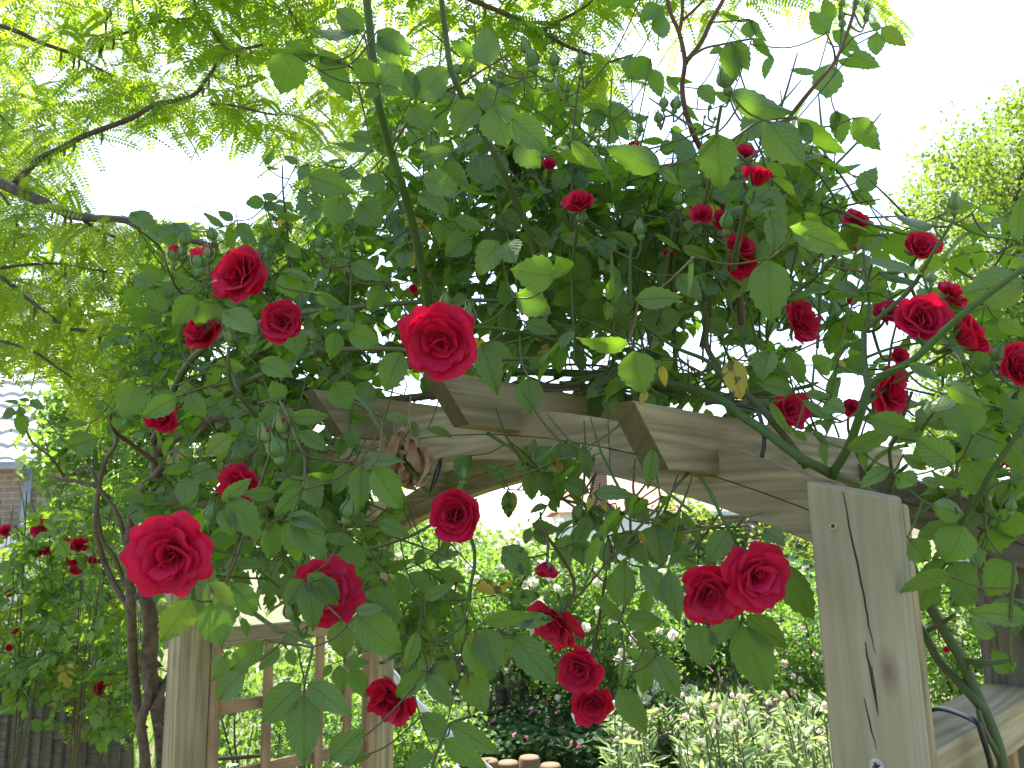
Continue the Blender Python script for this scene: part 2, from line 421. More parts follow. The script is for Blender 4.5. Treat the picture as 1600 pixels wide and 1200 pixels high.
# curved beams, each glued up of an upper and a lower board
def beam(nn, th, s0, s1, mats):
    K = 26
    ss = [s0+(s1-s0)*i/K for i in range(K+1)]
    mid = lambda s: zb(s)*0.52+zt(s)*0.48
    for (f0, f1, m) in ((zb, lambda s: mid(s)-0.0006, mats[0]), (lambda s: mid(s)+0.0006, zt, mats[1])):
        poly = [AP(s, nn, f1(s)) for s in ss]+[AP(s, nn, f0(s)) for s in reversed(ss)]
        plank('arch_beam', poly, n_*th, -a_, m, arch, 0.0015)
beam(0.0, 0.045, -0.03, 0.40, (M_WOOD[0], M_WOOD[1]))
beam(0.0, 0.045, 0.4015, 0.985, (M_WOOD[2], M_WOOD[0]))
beam(0.0, 0.045, 0.9865, 1.86, (M_WOOD[1], M_WOOD[3]))
for b0, b1, m in ((-0.06, 0.30, (M_GREYWOOD, M_GREYWOOD)), (0.3015, 1.1, (M_WOOD[1], M_WOOD[2])), (1.1015, 1.86, (M_WOOD[3], M_WOOD[1]))):
    beam(0.50, 0.045, b0, b1, m)
# rafters
for i, (s, dz) in enumerate(((0.2, 0), (0.6, 0), (0.99, 0), (1.40, 0), (1.80, 0.03))):
    z0 = zt(s)-0.040+dz; z1 = z0+0.087
    poly = [AP(s, -0.200, z1), AP(s, 0.745, z1-0.004), AP(s, 0.675, z0-0.004), AP(s, -0.128, z0)]
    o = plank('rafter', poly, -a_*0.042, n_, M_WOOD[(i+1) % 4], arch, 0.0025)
    o.data.materials.append(M_ENDGRAIN)  # slanted rafter ends take a darker wood colour than the sides
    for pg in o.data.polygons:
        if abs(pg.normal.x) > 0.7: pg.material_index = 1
# posts
sr = -0.057
def post(s0, s1, n0, n1, zs, mat, nm='post'):
    poly = [AP(s0, n0, 0.0), AP(s1, n0, 0.0), AP(s1, n0, zs[1]), AP(s0, n0, zs[0])]
    return plank(nm, poly, n_*(n1-n0), V((0, 0, 1)), mat, arch, 0.004)
post_r = post(-0.057, 0.033, -0.083, -0.022, (1.641, 1.664), M_POST)
post(-0.057, 0.033, -0.0205, -0.001, (1.632, 1.655), M_WOOD[2], 'packing_board')
post(-0.045, 0.045, 0.547, 0.62, (1.64, 1.66), M_GREYWOOD)
post(1.815, 1.895, -0.09, -0.001, (1.66, 1.64), M_WOOD[1])
post(1.815, 1.895, 0.547, 0.62, (1.66, 1.64), M_WOOD[3])
# cracks and screws on the near post (front face n = -0.083)
crk = MB()
def crack(px_pts, wd):
    P = [onplane(x, y, n_, D0-0.083-0.0006) for x, y in px_pts]
    k = len(P); vs = []; fs = []
    for i, p in enumerate(P):
        w = wd*math.sin(math.pi*(0.12+0.86*i/(k-1)))
        vs += [p-a_*w, p+a_*w, p+a_*w+n_*0.004, p-a_*w+n_*0.004]
    for i in range(k-1):
        for q in range(4): fs.append((i*4+q, i*4+(q+1) % 4, i*4+4+(q+1) % 4, i*4+4+q))
    fs.append((0, 1, 2, 3)); fs.append(tuple(4*(k-1)+q for q in (3, 2, 1, 0)))
    crk.add(vs, fs)
def jit(pts, n, amp, seed):
    r = random.Random(seed); out = []
    for i in range(n):
        t = i/(n-1)*(len(pts)-1); k = min(len(pts)-2, int(t)); f = t-k
        out.append((pts[k][0]*(1-f)+pts[k+1][0]*f+r.uniform(-amp, amp), pts[k][1]*(1-f)+pts[k+1][1]*f))
    return out
crack(jit([(1317, 768), (1330, 840), (1345, 905), (1357, 975), (1368, 1023)], 18, 0.7, 1), 0.0011)
crack(jit([(1351, 1003), (1360, 1050), (1371, 1115)], 12, 0.6, 2), 0.0011)
crack(jit([(1350, 1090), (1360, 1135), (1370, 1172)], 10, 0.6, 3), 0.0008)
crack(jit([(1362, 1040), (1368, 1080), (1372, 1120)], 8, 0.6, 4), 0.0005)
crk.build('drying_crack', M_CRACK, post_r if False else arch, False)
def screw(x, y, r, mat, nm):
    c = onplane(x, y, n_, D0-0.083)
    mb = MB(); ring(mb, [(r, 0.000), (r, 0.0008), (r*0.85, 0.0016), (r*0.45, 0.0012), (r*0.2, 0.0006)], c, -n_, 20)
    o = mb.build(nm, mat, arch, False)
    sl = MB()
    for ax in (a_+V((0, 0, .35)), V((0, 0, 1))-a_*.35):
        ax = ax.normalized(); sd = ax.cross(n_)
        vs = []
        for e in (-1, 1):
            for w in (-1, 1):
                for dp in (0.0008, 0.0021): vs.append(c+ax*r*0.5*e+sd*r*0.1*w-n_*dp)
        sl.add(vs, [(0, 1, 3, 2), (4, 6, 7, 5), (0, 4, 5, 1), (2, 3, 7, 6), (1, 5, 7, 3), (0, 2, 6, 4)])
    s = sl.build('cross_slot', M_CRACK, o, False)
screw(1302, 822, 0.0052, M_BRASS, 'brass_screw')
screw(1370, 1197, 0.0085, M_ZINC, 'washer_screw')
# thin end grain marks on the right edge of the near post: two notched packing slips
# right hand side panel: heavy top rail
def bar(s, nn0, nn1, z0, z1, th, mat, nm, par, ds=0.0):
    poly = [AP(s, nn0, z0), AP(s, nn1, z0), AP(s, nn1, z1), AP(s, nn0, z1)]
    return plank(nm, poly, -a_*th, n_, mat, par, 0.003)
def vbar(s, nn0, nn1, z0, z1, th, mat, nm, par):
    poly = [AP(s, nn0, z0), AP(s, nn1, z0), AP(s, nn1, z1), AP(s, nn0, z1)]
    return plank(nm, poly, -a_*th, V((0, 0, 1)), mat, par, 0.002)
# right panel (only its rail and the upper slats rise into the picture)
pr = bar(-0.045, -0.0005, 0.546, 1.285, 1.345, 0.085, M_WOOD[1], 'trellis_panel', arch)
bpy.context.view_layer.update()
for k in range(3): vbar(-0.02, 0.12+0.15*k, 0.145+0.15*k, 0.25, 1.284, 0.022, M_LATTICE, 'slat', arch)
# left panel: post-and-frame trellis
Z = lambda x, y, s: onplane(x, y, a_, a_.dot(PB)-s)
s_l = 1.80
pl = vbar(s_l+0.01, -0.0005, 0.03, 0.1, 1.335, 0.03, M_LATTICE, 'trellis_panel', arch)
zt_l = 1.375
bar(s_l, -0.0005, 0.546, 1.325, 1.375, 0.045, M_WOOD[0], 'trellis_rail', arch)
vbar(s_l+0.005, 0.515, 0.546, 0.1, 1.324, 0.03, M_LATTICE, 'trellis_stile', arch)
for k, nn in enumerate((0.17, 0.34, 0.44)):
    vbar(s_l+0.004, nn-0.012, nn+0.012, 0.1, 1.324, 0.017, M_LATTICE, 'slat', arch)
for k, zz in enumerate((1.16, 0.98, 0.80, 0.62, 0.44)):
    bar(s_l+0.022, 0.03, 0.515, zz-0.017, zz+0.017, 0.016, M_LATTICE, 'slat', arch)

# ================================================================== THE CLIMBING ROSES
roseL = empty('climbing_rose', at(250, 1200, 2.35)*1.0, 'red climbing rose with thick brown trunk beside the trellis, covering the left arch half', 'climbing rose', 'red climbing roses on the arch')
roseL.location.z = 0
roseR = empty('climbing_rose', at(1600, 1350, 0.95), 'red climbing rose with green canes rising beside the near post, covering the right half', 'climbing rose', 'red climbing roses on the arch')
roseR.location.z = 0
def whose(x): return 0 if x < 885 else 1
ROSES = [roseL, roseR]
fol = (MB(), MB()); twig = (MB(), MB())
cane_pts = ([], [])          # (point, ) samples that twigs can attach to
BARK, GREEN = 0, 1
def cane(which, pts, r, mat=GREEN, tint=0.15, seg=8, name='cane'):
    """pts: (px, py, depth) list, r: radius in pixels at 1600 wide (start, end)"""
    P = [at(x, y, d) if len(p) == 3 else V(p[3]) for p in pts for (x, y, d) in [p[:3]]]
    k = len(P); rr = []
    for i, p in enumerate(pts):
        rp = r[0]+(r[1]-r[0])*i/(k-1); rr.append(rp*p[2]/F)
    mb = MB(); Q = tube(mb, P, rr, seg, (tint, 0, 0), 5)
    # prickles
    rn = random.Random(len(cane_pts[which])*7+k)
    for q in range(0, len(Q)-2, 2):
        if rn.random() < 0.45:
            d = rdir(rn); t = (Q[q+1]-Q[q]).normalized(); d = (d-t*d.dot(t)).normalized(); rad0 = rr[min(k-1, q//5)]
            s = rad0*0.5; b = Q[q]+d*rad0*0.8
            mb.add([b+t*s*1.3, b-t*s*1.3, b+t.cross(d)*s*0.5, b-t.cross(d)*s*0.5, b+d*s*1.9-t*s*0.9], [(0, 2, 4), (2, 1, 4), (1, 3, 4), (3, 0, 4)], (0.75, 0, 0))
    mb.build(name, M_BARK if mat == BARK else M_CANE, ROSES[which])
    cane_pts[which].extend(Q)
# --- left plant: trunk and old wood
cane(0, [(250, 1420, 2.35), (258, 1200, 2.35), (249, 1112, 2.35), (233, 1050, 2.32), (236, 975, 2.3), (226, 915, 2.3), (234, 850, 2.3), (243, 780, 2.3), (246, 692, 2.25), (240, 650, 2.2)], (15, 8), BARK, name='trunk')
cane(0, [(240, 1440, 2.3), (228, 1200, 2.3), (220, 1137, 2.3), (230, 1095, 2.3), (236, 1040, 2.31)], (9, 6), BARK, name='trunk')
cane(0, [(238, 1420, 2.45), (228, 1200, 2.4), (210, 1060, 2.33), (205, 950, 2.2), (200, 862, 2.2), (207, 800, 2.2), (225, 760, 2.2), (250, 735, 2.2), (262, 715, 2.15), (330, 660, 2.1)], (8, 5), BARK)
cane(0, [(200, 870, 2.2), (185, 807, 2.2), (160, 770, 2.2), (148, 745, 2.2), (136, 728, 2.2), (110, 742, 2.2)], (4, 2), BARK)
cane(0, [(205, 955, 2.2), (172, 900, 2.22), (150, 830, 2.2), (155, 760, 2.2), (165, 720, 2.2), (182, 690, 2.2), (186, 640, 2.2)], (5, 2.5), BARK)
cane(0, [(155, 761, 2.2), (120, 752, 2.2), (90, 747, 2.2), (82, 743, 2.2)], (3.5, 2), BARK)
cane(0, [(247, 725, 2.2), (200, 690, 2.15), (178, 672, 2.1), (172, 648, 2.05)], (4, 2.5), GREEN, 0.8)
cane(0, [(203, 930, 2.2), (178, 870, 2.2), (160, 845, 2.2), (152, 800, 2.2), (157, 790, 2.2)], (4, 3), GREEN, 0.6)
cane(0, [(240, 1110, 2.3), (262, 1060, 2.35), (280, 1035, 2.4), (300, 1010, 2.4)], (6, 4), BARK)
cane(0, [(245, 1130, 2.3), (275, 1170, 2.35), (330, 1185, 2.5), (420, 1180, 2.6)], (5, 3), BARK)
cane(0, [(30, 645, 2.1), (50, 690, 2.1), (80, 715, 2.1), (100, 745, 2.15)], (1.6, 2), GREEN, 0.7)
# up over the arch
cane(0, [(250, 700, 2.2), (330, 655, 2.1), (430, 640, 2.0), (560, 630, 1.9), (700, 615, 1.8), (800, 603, 1.7), (912, 607, 1.55), (960, 617, 1.5), (1040, 650, 1.42)], (7, 5), BARK)
cane(0, [(240, 690, 2.2), (300, 560, 2.0), (420, 500, 1.9), (560, 480, 1.8), (690, 470, 1.7), (830, 470, 1.6)], (6, 3), GREEN, 0.3)
cane(0, [(300, 640, 2.0), (470, 560, 1.75), (600, 545, 1.6), (720, 560, 1.5), (860, 560, 1.4)], (5, 3), GREEN, 0.4)
cane(0, [(690, 625, 1.7), (676, 540, 1.55), (668, 465, 1.45), (655, 400, 1.4), (640, 330, 1.35), (625, 280, 1.3), (610, 235, 1.28), (590, 155, 1.22), (583, 95, 1.2), (573, 0, 1.18), (560, -90, 1.16)], (7, 6.5), GREEN, 0.05)
cane(0, [(870, 590, 1.6), (858, 500, 1.5), (840, 400, 1.4), (812, 330, 1.35), (790, 275, 1.3), (765, 225, 1.27), (745, 195, 1.25), (722, 150, 1.22), (705, 110, 1.2), (697, 60, 1.2), (690, 0, 1.18), (684, -70, 1.17)], (6, 4.5), GREEN, 0.12)
cane(0, [(612, 228, 1.29), (628, 205, 1.3), (641, 184, 1.3)], (3, 2), GREEN, 0.7)
cane(0, [(590, 145, 1.22), (565, 120, 1.2), (545, 103, 1.18), (525, 95, 1.15)], (2.4, 1.8), GREEN, 0.6)
cane(0, [(650, 165, 1.25), (690, 145, 1.23), (722, 130, 1.22), (750, 112, 1.2), (795, 85, 1.2)], (2.2, 1.5), GREEN, 0.75)
cane(0, [(452, 420, 1.6), (450, 375, 1.55), (443, 310, 1.5), (441, 258, 1.48)], (2.5, 1.2), GREEN, 0.3)
cane(0, [(300, 460, 1.5), (280, 455, 1.45), (262, 420, 1.4), (252, 390, 1.4), (225, 365, 1.35), (200, 350, 1.33)], (2.4, 1.5), GREEN, 0.3)
cane(0, [(330, 585, 1.4), (298, 570, 1.4), (281, 540, 1.4), (281, 500, 1.4)], (2, 1.5), GREEN, 0.3)
cane(0, [(400, 650, 1.35), (380, 625, 1.3), (362, 602, 1.28), (357, 575, 1.25), (357, 545, 1.25)], (4, 2.5), GREEN, 0.15)
cane(0, [(357, 600, 1.27), (320, 605, 1.25), (275, 620, 1.22)], (1.8, 1.4), GREEN, 0.7)
cane(0, [(540, 605, 1.5), (572, 635, 1.35), (585, 655, 1.3), (605, 690, 1.27), (625, 715, 1.25), (650, 745, 1.25), (672, 775, 1.25)], (4.5, 3.5), GREEN, 0.1)
cane(0, [(438, 628, 1.35), (450, 650, 1.28), (465, 690, 1.2), (480, 712, 1.18), (520, 720, 1.2), (565, 722, 1.2), (572, 722, 1.2)], (2.2, 1.6), GREEN, 0.6)
cane(0, [(476, 712, 1.18), (476, 745, 1.15), (470, 770, 1.12), (452, 810, 1.08), (428, 814, 1.06), (400, 850, 1.1)], (2, 1.6), GREEN, 0.6)
cane(0, [(440, 650, 1.4), (380, 840, 1.2), (350, 920, 1.2)], (2, 2), GREEN, 0.6)
cane(0, [(372, 840, 1.2), (362, 880, 1.25), (355, 900, 1.3)], (2, 2), GREEN, 0.5)
cane(0, [(400, 960, 1.05), (420, 975, 1.0), (437, 986, 0.98), (452, 988, 0.97), (470, 1000, 0.95), (487, 1008, 0.93), (485, 1030, 0.92), (475, 1070, 0.9)], (4, 2), GREEN, 0.3)
cane(0, [(487, 1012, 0.93), (450, 1003, 0.96), (418, 998, 1.0)], (1.6, 1.3), GREEN, 0.6)
cane(0, [(735, 838, 1.2), (741, 860, 1.18), (741, 887, 1.17), (735, 915, 1.16), (728, 950, 1.15), (720, 980, 1.14), (685, 1002, 1.12), (675, 1012, 1.1), (676, 1025, 1.1)], (3, 2.2), GREEN, 0.05)
cane(0, [(680, 1003, 1.12), (668, 985, 1.12), (665, 960, 1.12), (663, 940, 1.13)], (1.8, 1.4), GREEN, 0.4)
cane(0, [(577, 857, 1.3), (605, 850, 1.28), (640, 838, 1.27), (682, 816, 1.25), (715, 800, 1.25)], (3, 2), GREEN, 0.05)
cane(0, [(672, 775, 1.25), (700, 790, 1.24), (735, 838, 1.2)], (3, 3), GREEN, 0.2)
cane(0, [(762, 677, 1.42), (785, 692, 1.38), (808, 707, 1.34), (860, 770, 1.25), (918, 790, 1.2), (945, 800, 1.2)], (3, 2), GREEN, 0.1)
cane(0, [(735, 1120, 0.98), (705, 1130, 0.97), (693, 1150, 0.95), (675, 1200, 0.95), (668, 1260, 0.95)], (2.5, 2.5), GREEN, 0.1)
cane(0, [(730, 512, 1.15), (745, 512, 1.17), (780, 514, 1.2), (840, 525, 1.25), (895, 540, 1.3), (925, 560, 1.4)], (3, 2.6), GREEN, 0.15)
cane(0, [(813, 525, 1.23), (814, 560, 1.2), (826, 590, 1.15)], (2, 1.4), GREEN, 0.3)
# --- right plant
rb = tuple(roseR.location); g0 = V(rb); g1 = at(1575, 1240, 1.0)
rb1 = tuple(g0.lerp(g1, .4)+V((.02, .01, 0))); rb2 = tuple(g0.lerp(g1, .72)); rb3 = tuple(g0.lerp(g1, .9))
cane(1, [(1600, 1350, 0.98, rb), (1600, 1350, .98, rb1), (1600, 1350, .98, rb2), (1600, 1350, .98, rb3), (1575, 1240, 1.0), (1568, 1195, 1.0), (1550, 1137, 1.02), (1520, 1070, 1.05), (1502, 1030, 1.07), (1470, 977, 1.1), (1440, 922, 1.14), (1418, 870, 1.2), (1400, 820, 1.22), (1370, 780, 1.2), (1340, 757, 1.15), (1300, 741, 1.08)], (9, 7.5), GREEN, 0.25)
cane(1, [(1540, 1116, 1.03), (1527, 1097, 1.035), (1500, 1067, 1.06), (1470, 1037, 1.1), (1450, 1002, 1.12), (1432, 970, 1.15), (1415, 930, 1.2)], (8, 6), GREEN, 0.35)
cane(1, [(1502, 1032, 1.07), (1527, 1035, 1.05), (1550, 1036, 1.04), (1590, 1030, 1.03)], (5, 3), GREEN, 0.25)
cane(1, [(1450, 985, 1.12), (1470, 975, 1.1), (1492, 960, 1.08)], (4, 3), GREEN, 0.4)
cane(1, [(1590, 1300, .98, rb3), (1572, 1225, 1.01), (1556, 1175, 1.0), (1540, 1145, 1.0), (1528, 1110, 1.02)], (5, 4), GREEN, 0.3)
cane(1, [(1300, 741, 1.08), (1280, 730, 1.06), (1250, 715, 1.06), (1195, 674, 1.09), (1160, 650, 1.13), (1132, 628, 1.2), (1075, 605, 1.3), (1000, 595, 1.4), (930, 585, 1.55), (800, 580, 1.7)], (8.5, 6), GREEN, 0.1)
cane(1, [(1300, 741, 1.07), (1325, 700, 1.03), (1345, 645, 1.0), (1357, 607, 0.99), (1375, 590, 0.98), (1400, 577, 0.96), (1430, 560, 0.94), (1475, 517, 0.92), (1512, 485, 0.9), (1560, 448, 0.88), (1592, 425, 0.87), (1640, 390, 0.86)], (7.5, 5), GREEN, 0.05)
cane(1, [(1357, 607, 0.99), (1351, 570, 1.02), (1350, 530, 1.04), (1356, 512, 1.04), (1415, 460, 1.02), (1440, 425, 1.0), (1467, 380, 0.98), (1490, 345, 0.97)], (5.5, 2.5), GREEN, 0.2)
cane(1, [(1356, 512, 1.04), (1358, 475, 1.06), (1353, 430, 1.08), (1348, 380, 1.1)], (3, 2), GREEN, 0.3)
cane(1, [(1345, 640, 1.0), (1400, 595, 1.03), (1455, 568, 1.02), (1490, 545, 1.0)], (3, 2), GREEN, 0.2)
cane(1, [(1350, 560, 1.03), (1390, 545, 1.05), (1440, 535, 1.05)], (2.5, 2), GREEN, 0.2)
cane(1, [(1260, 730, 1.12), (1240, 700, 1.14), (1200, 650, 1.16), (1160, 610, 1.25), (1135, 595, 1.3), (1120, 570, 1.32), (1104, 540, 1.35), (1104, 500, 1.35), (1100, 470, 1.35), (1135, 440, 1.3), (1150, 425, 1.28)], (6, 3.5), GREEN, 0.45)
cane(1, [(1135, 600, 1.3), (1106, 565, 1.3), (1060, 545, 1.3), (1020, 520, 1.3), (985, 495, 1.25)], (4, 2), GREEN, 0.15)
cane(1, [(1060, 620, 1.5), (1055, 560, 1.5), (1053, 480, 1.48), (1050, 420, 1.45), (1060, 350, 1.4), (1062, 315, 1.38)], (4, 3), GREEN, 0.2)
cane(1, [(1160, 520, 1.4), (1150, 400, 1.4), (1130, 320, 1.38), (1120, 270, 1.35), (1100, 240, 1.33), (1085, 212, 1.3), (1071, 172, 1.28), (1066, 135, 1.27), (1070, 95, 1.25), (1061, 51, 1.24), (1046, 15, 1.23), (1040, -30, 1.22)], (6, 3), GREEN, 0.85)
cane(1, [(1072, 96, 1.25), (1095, 67, 1.24), (1110, 35, 1.23), (1130, 0, 1.22), (1145, -30, 1.21)], (4, 3), GREEN, 0.9)
cane(1, [(1061, 51, 1.24), (1065, 32, 1.24), (1067, 0, 1.23), (1070, -40, 1.22)], (3, 2.5), GREEN, 0.9)
cane(1, [(1066, 32, 1.24), (1085, 15, 1.23), (1104, -4, 1.22)], (2.5, 2), GREEN, 0.9)
cane(1, [(1075, 92, 1.25), (1100, 76, 1.22), (1125, 70, 1.2), (1150, 65, 1.19), (1178, 60, 1.18)], (2, 1.5), GREEN, 0.7)
cane(1, [(1110, 35, 1.23), (1140, 33, 1.2), (1172, 30, 1.19)], (1.4, 1.2), GREEN, 0.7)
cane(1, [(1190, 420, 1.3), (1200, 330, 1.25), (1215, 235, 1.2), (1230, 192, 1.17), (1240, 175, 1.16), (1272, 135, 1.13), (1305, 95, 1.12), (1325, 48, 1.12), (1335, 12, 1.12), (1340, -20, 1.12)], (4.5, 2.2), GREEN, 0.8)
cane(1, [(1305, 95, 1.12), (1302, 75, 1.1), (1290, 50, 1.1)], (1.8, 1.4), GREEN, 0.7)
cane(1, [(1327, 40, 1.12), (1345, 50, 1.11), (1352, 35, 1.11)], (1.5, 1.2), GREEN, 0.5)
cane(1, [(1312, 85, 1.12), (1335, 58, 1.11), (1375, 45, 1.1)], (1.4, 1.2), GREEN, 0.6)
cane(1, [(1100, 320, 1.1), (1118, 240, 1.04), (1120, 205, 1.0), (1127, 165, 0.98)], (3.5, 2.6), GREEN, 0.3)
cane(1, [(1118, 242, 1.03), (1150, 215, 1.02), (1185, 190, 1.02), (1200, 187, 1.02), (1245, 183, 1.02)], (2.4, 2), GREEN, 0.5)
cane(1, [(1145, 420, 1.2), (1153, 380, 1.1), (1163, 330, 1.04), (1168, 310, 1.02)], (5, 4), GREEN, 0.2)
cane(1, [(1215, 465, 1.2), (1245, 455, 1.17), (1290, 420, 1.12), (1310, 400, 1.1)], (3, 2), GREEN, 0.2)
cane(1, [(1095, 470, 1.35), (1100, 350, 1.33), (1090, 315, 1.33), (1078, 300, 1.33)], (4, 3), GREEN, 0.1)
cane(1, [(985, 480, 1.2), (985, 400, 1.2), (994, 382, 1.19)], (3, 2.3), GREEN, 0.05)
cane(1, [(985, 500, 1.2), (986, 520, 1.2), (988, 545, 1.18)], (2, 1.6), GREEN, 0.8)
cane(1, [(895, 410, 1.3), (900, 370, 1.25), (905, 350, 1.22)], (3, 2.3), GREEN, 0.05)
cane(1, [(893, 400, 1.4), (894, 250, 1.35), (894, 225, 1.34), (900, 165, 1.33), (906, 125, 1.32)], (2.5, 1.6), GREEN, 0.5)
cane(1, [(1095, 745, 1.1), (1110, 770, 1.06), (1125, 802, 1.03), (1140, 830, 1.02), (1158, 860, 1.02)], (3, 2.6), GREEN, 0.05)
cane(1, [(1080, 735, 1.15), (1065, 750, 1.1), (1050, 768, 1.08), (1030, 800, 1.07), (1000, 860, 1.06), (975, 875, 1.06), (958, 895, 1.06)], (2.4, 2), GREEN, 0.3)
cane(1, [(978, 875, 1.06), (975, 945, 1.06), (968, 970, 1.06), (955, 1000, 1.07), (940, 1025, 1.08)], (2.4, 1.8), GREEN, 0.3)
cane(1, [(1000, 845, 1.06), (960, 865, 1.07), (935, 895, 1.08), (905, 930, 1.1), (888, 945, 1.1)], (2, 2), GREEN, 0.6)
cane(1, [(965, 985, 1.06), (975, 1010, 1.06), (972, 1050, 1.05), (966, 1075, 1.05)], (1.8, 1.5), GREEN, 0.2)
cane(1, [(1390, 770, 1.12), (1397, 747, 1.1), (1417, 727, 1.07)], (4, 3), GREEN, 0.1)
cane(1, [(1395, 745, 1.1), (1390, 705, 1.08), (1400, 685, 1.06), (1412, 650, 1.04), (1425, 612, 1.03)], (3, 2.4), GREEN, 0.4)
cane(1, [(1425, 905, 1.15), (1467, 888, 1.08), (1490, 850, 1.05), (1507, 807, 1.02), (1532, 772, 1.0), (1545, 745, 0.99), (1575, 700, 0.97), (1610, 650, 0.96)], (6, 4), GREEN, 0.1)
cane(1, [(1497, 830, 1.04), (1500, 790, 1.02), (1495, 740, 1.0), (1497, 720, 0.99)], (3, 2.4), GREEN, 0.3)
cane(1, [(1540, 830, 1.0), (1540, 790, 0.99), (1550, 760, 0.98), (1600, 745, 0.97)], (3, 2.5), GREEN, 0.25)
cane(1, [(1440, 672, 1.05), (1455, 650, 1.03), (1478, 622, 1.02)], (2.4, 1.6), GREEN, 0.3)
cane(1, [(1585, 880, 0.9), (1580, 950, 0.9), (1577, 1010, 0.9), (1582, 1040, 0.9)], (3, 2.4), GREEN, 0.3)

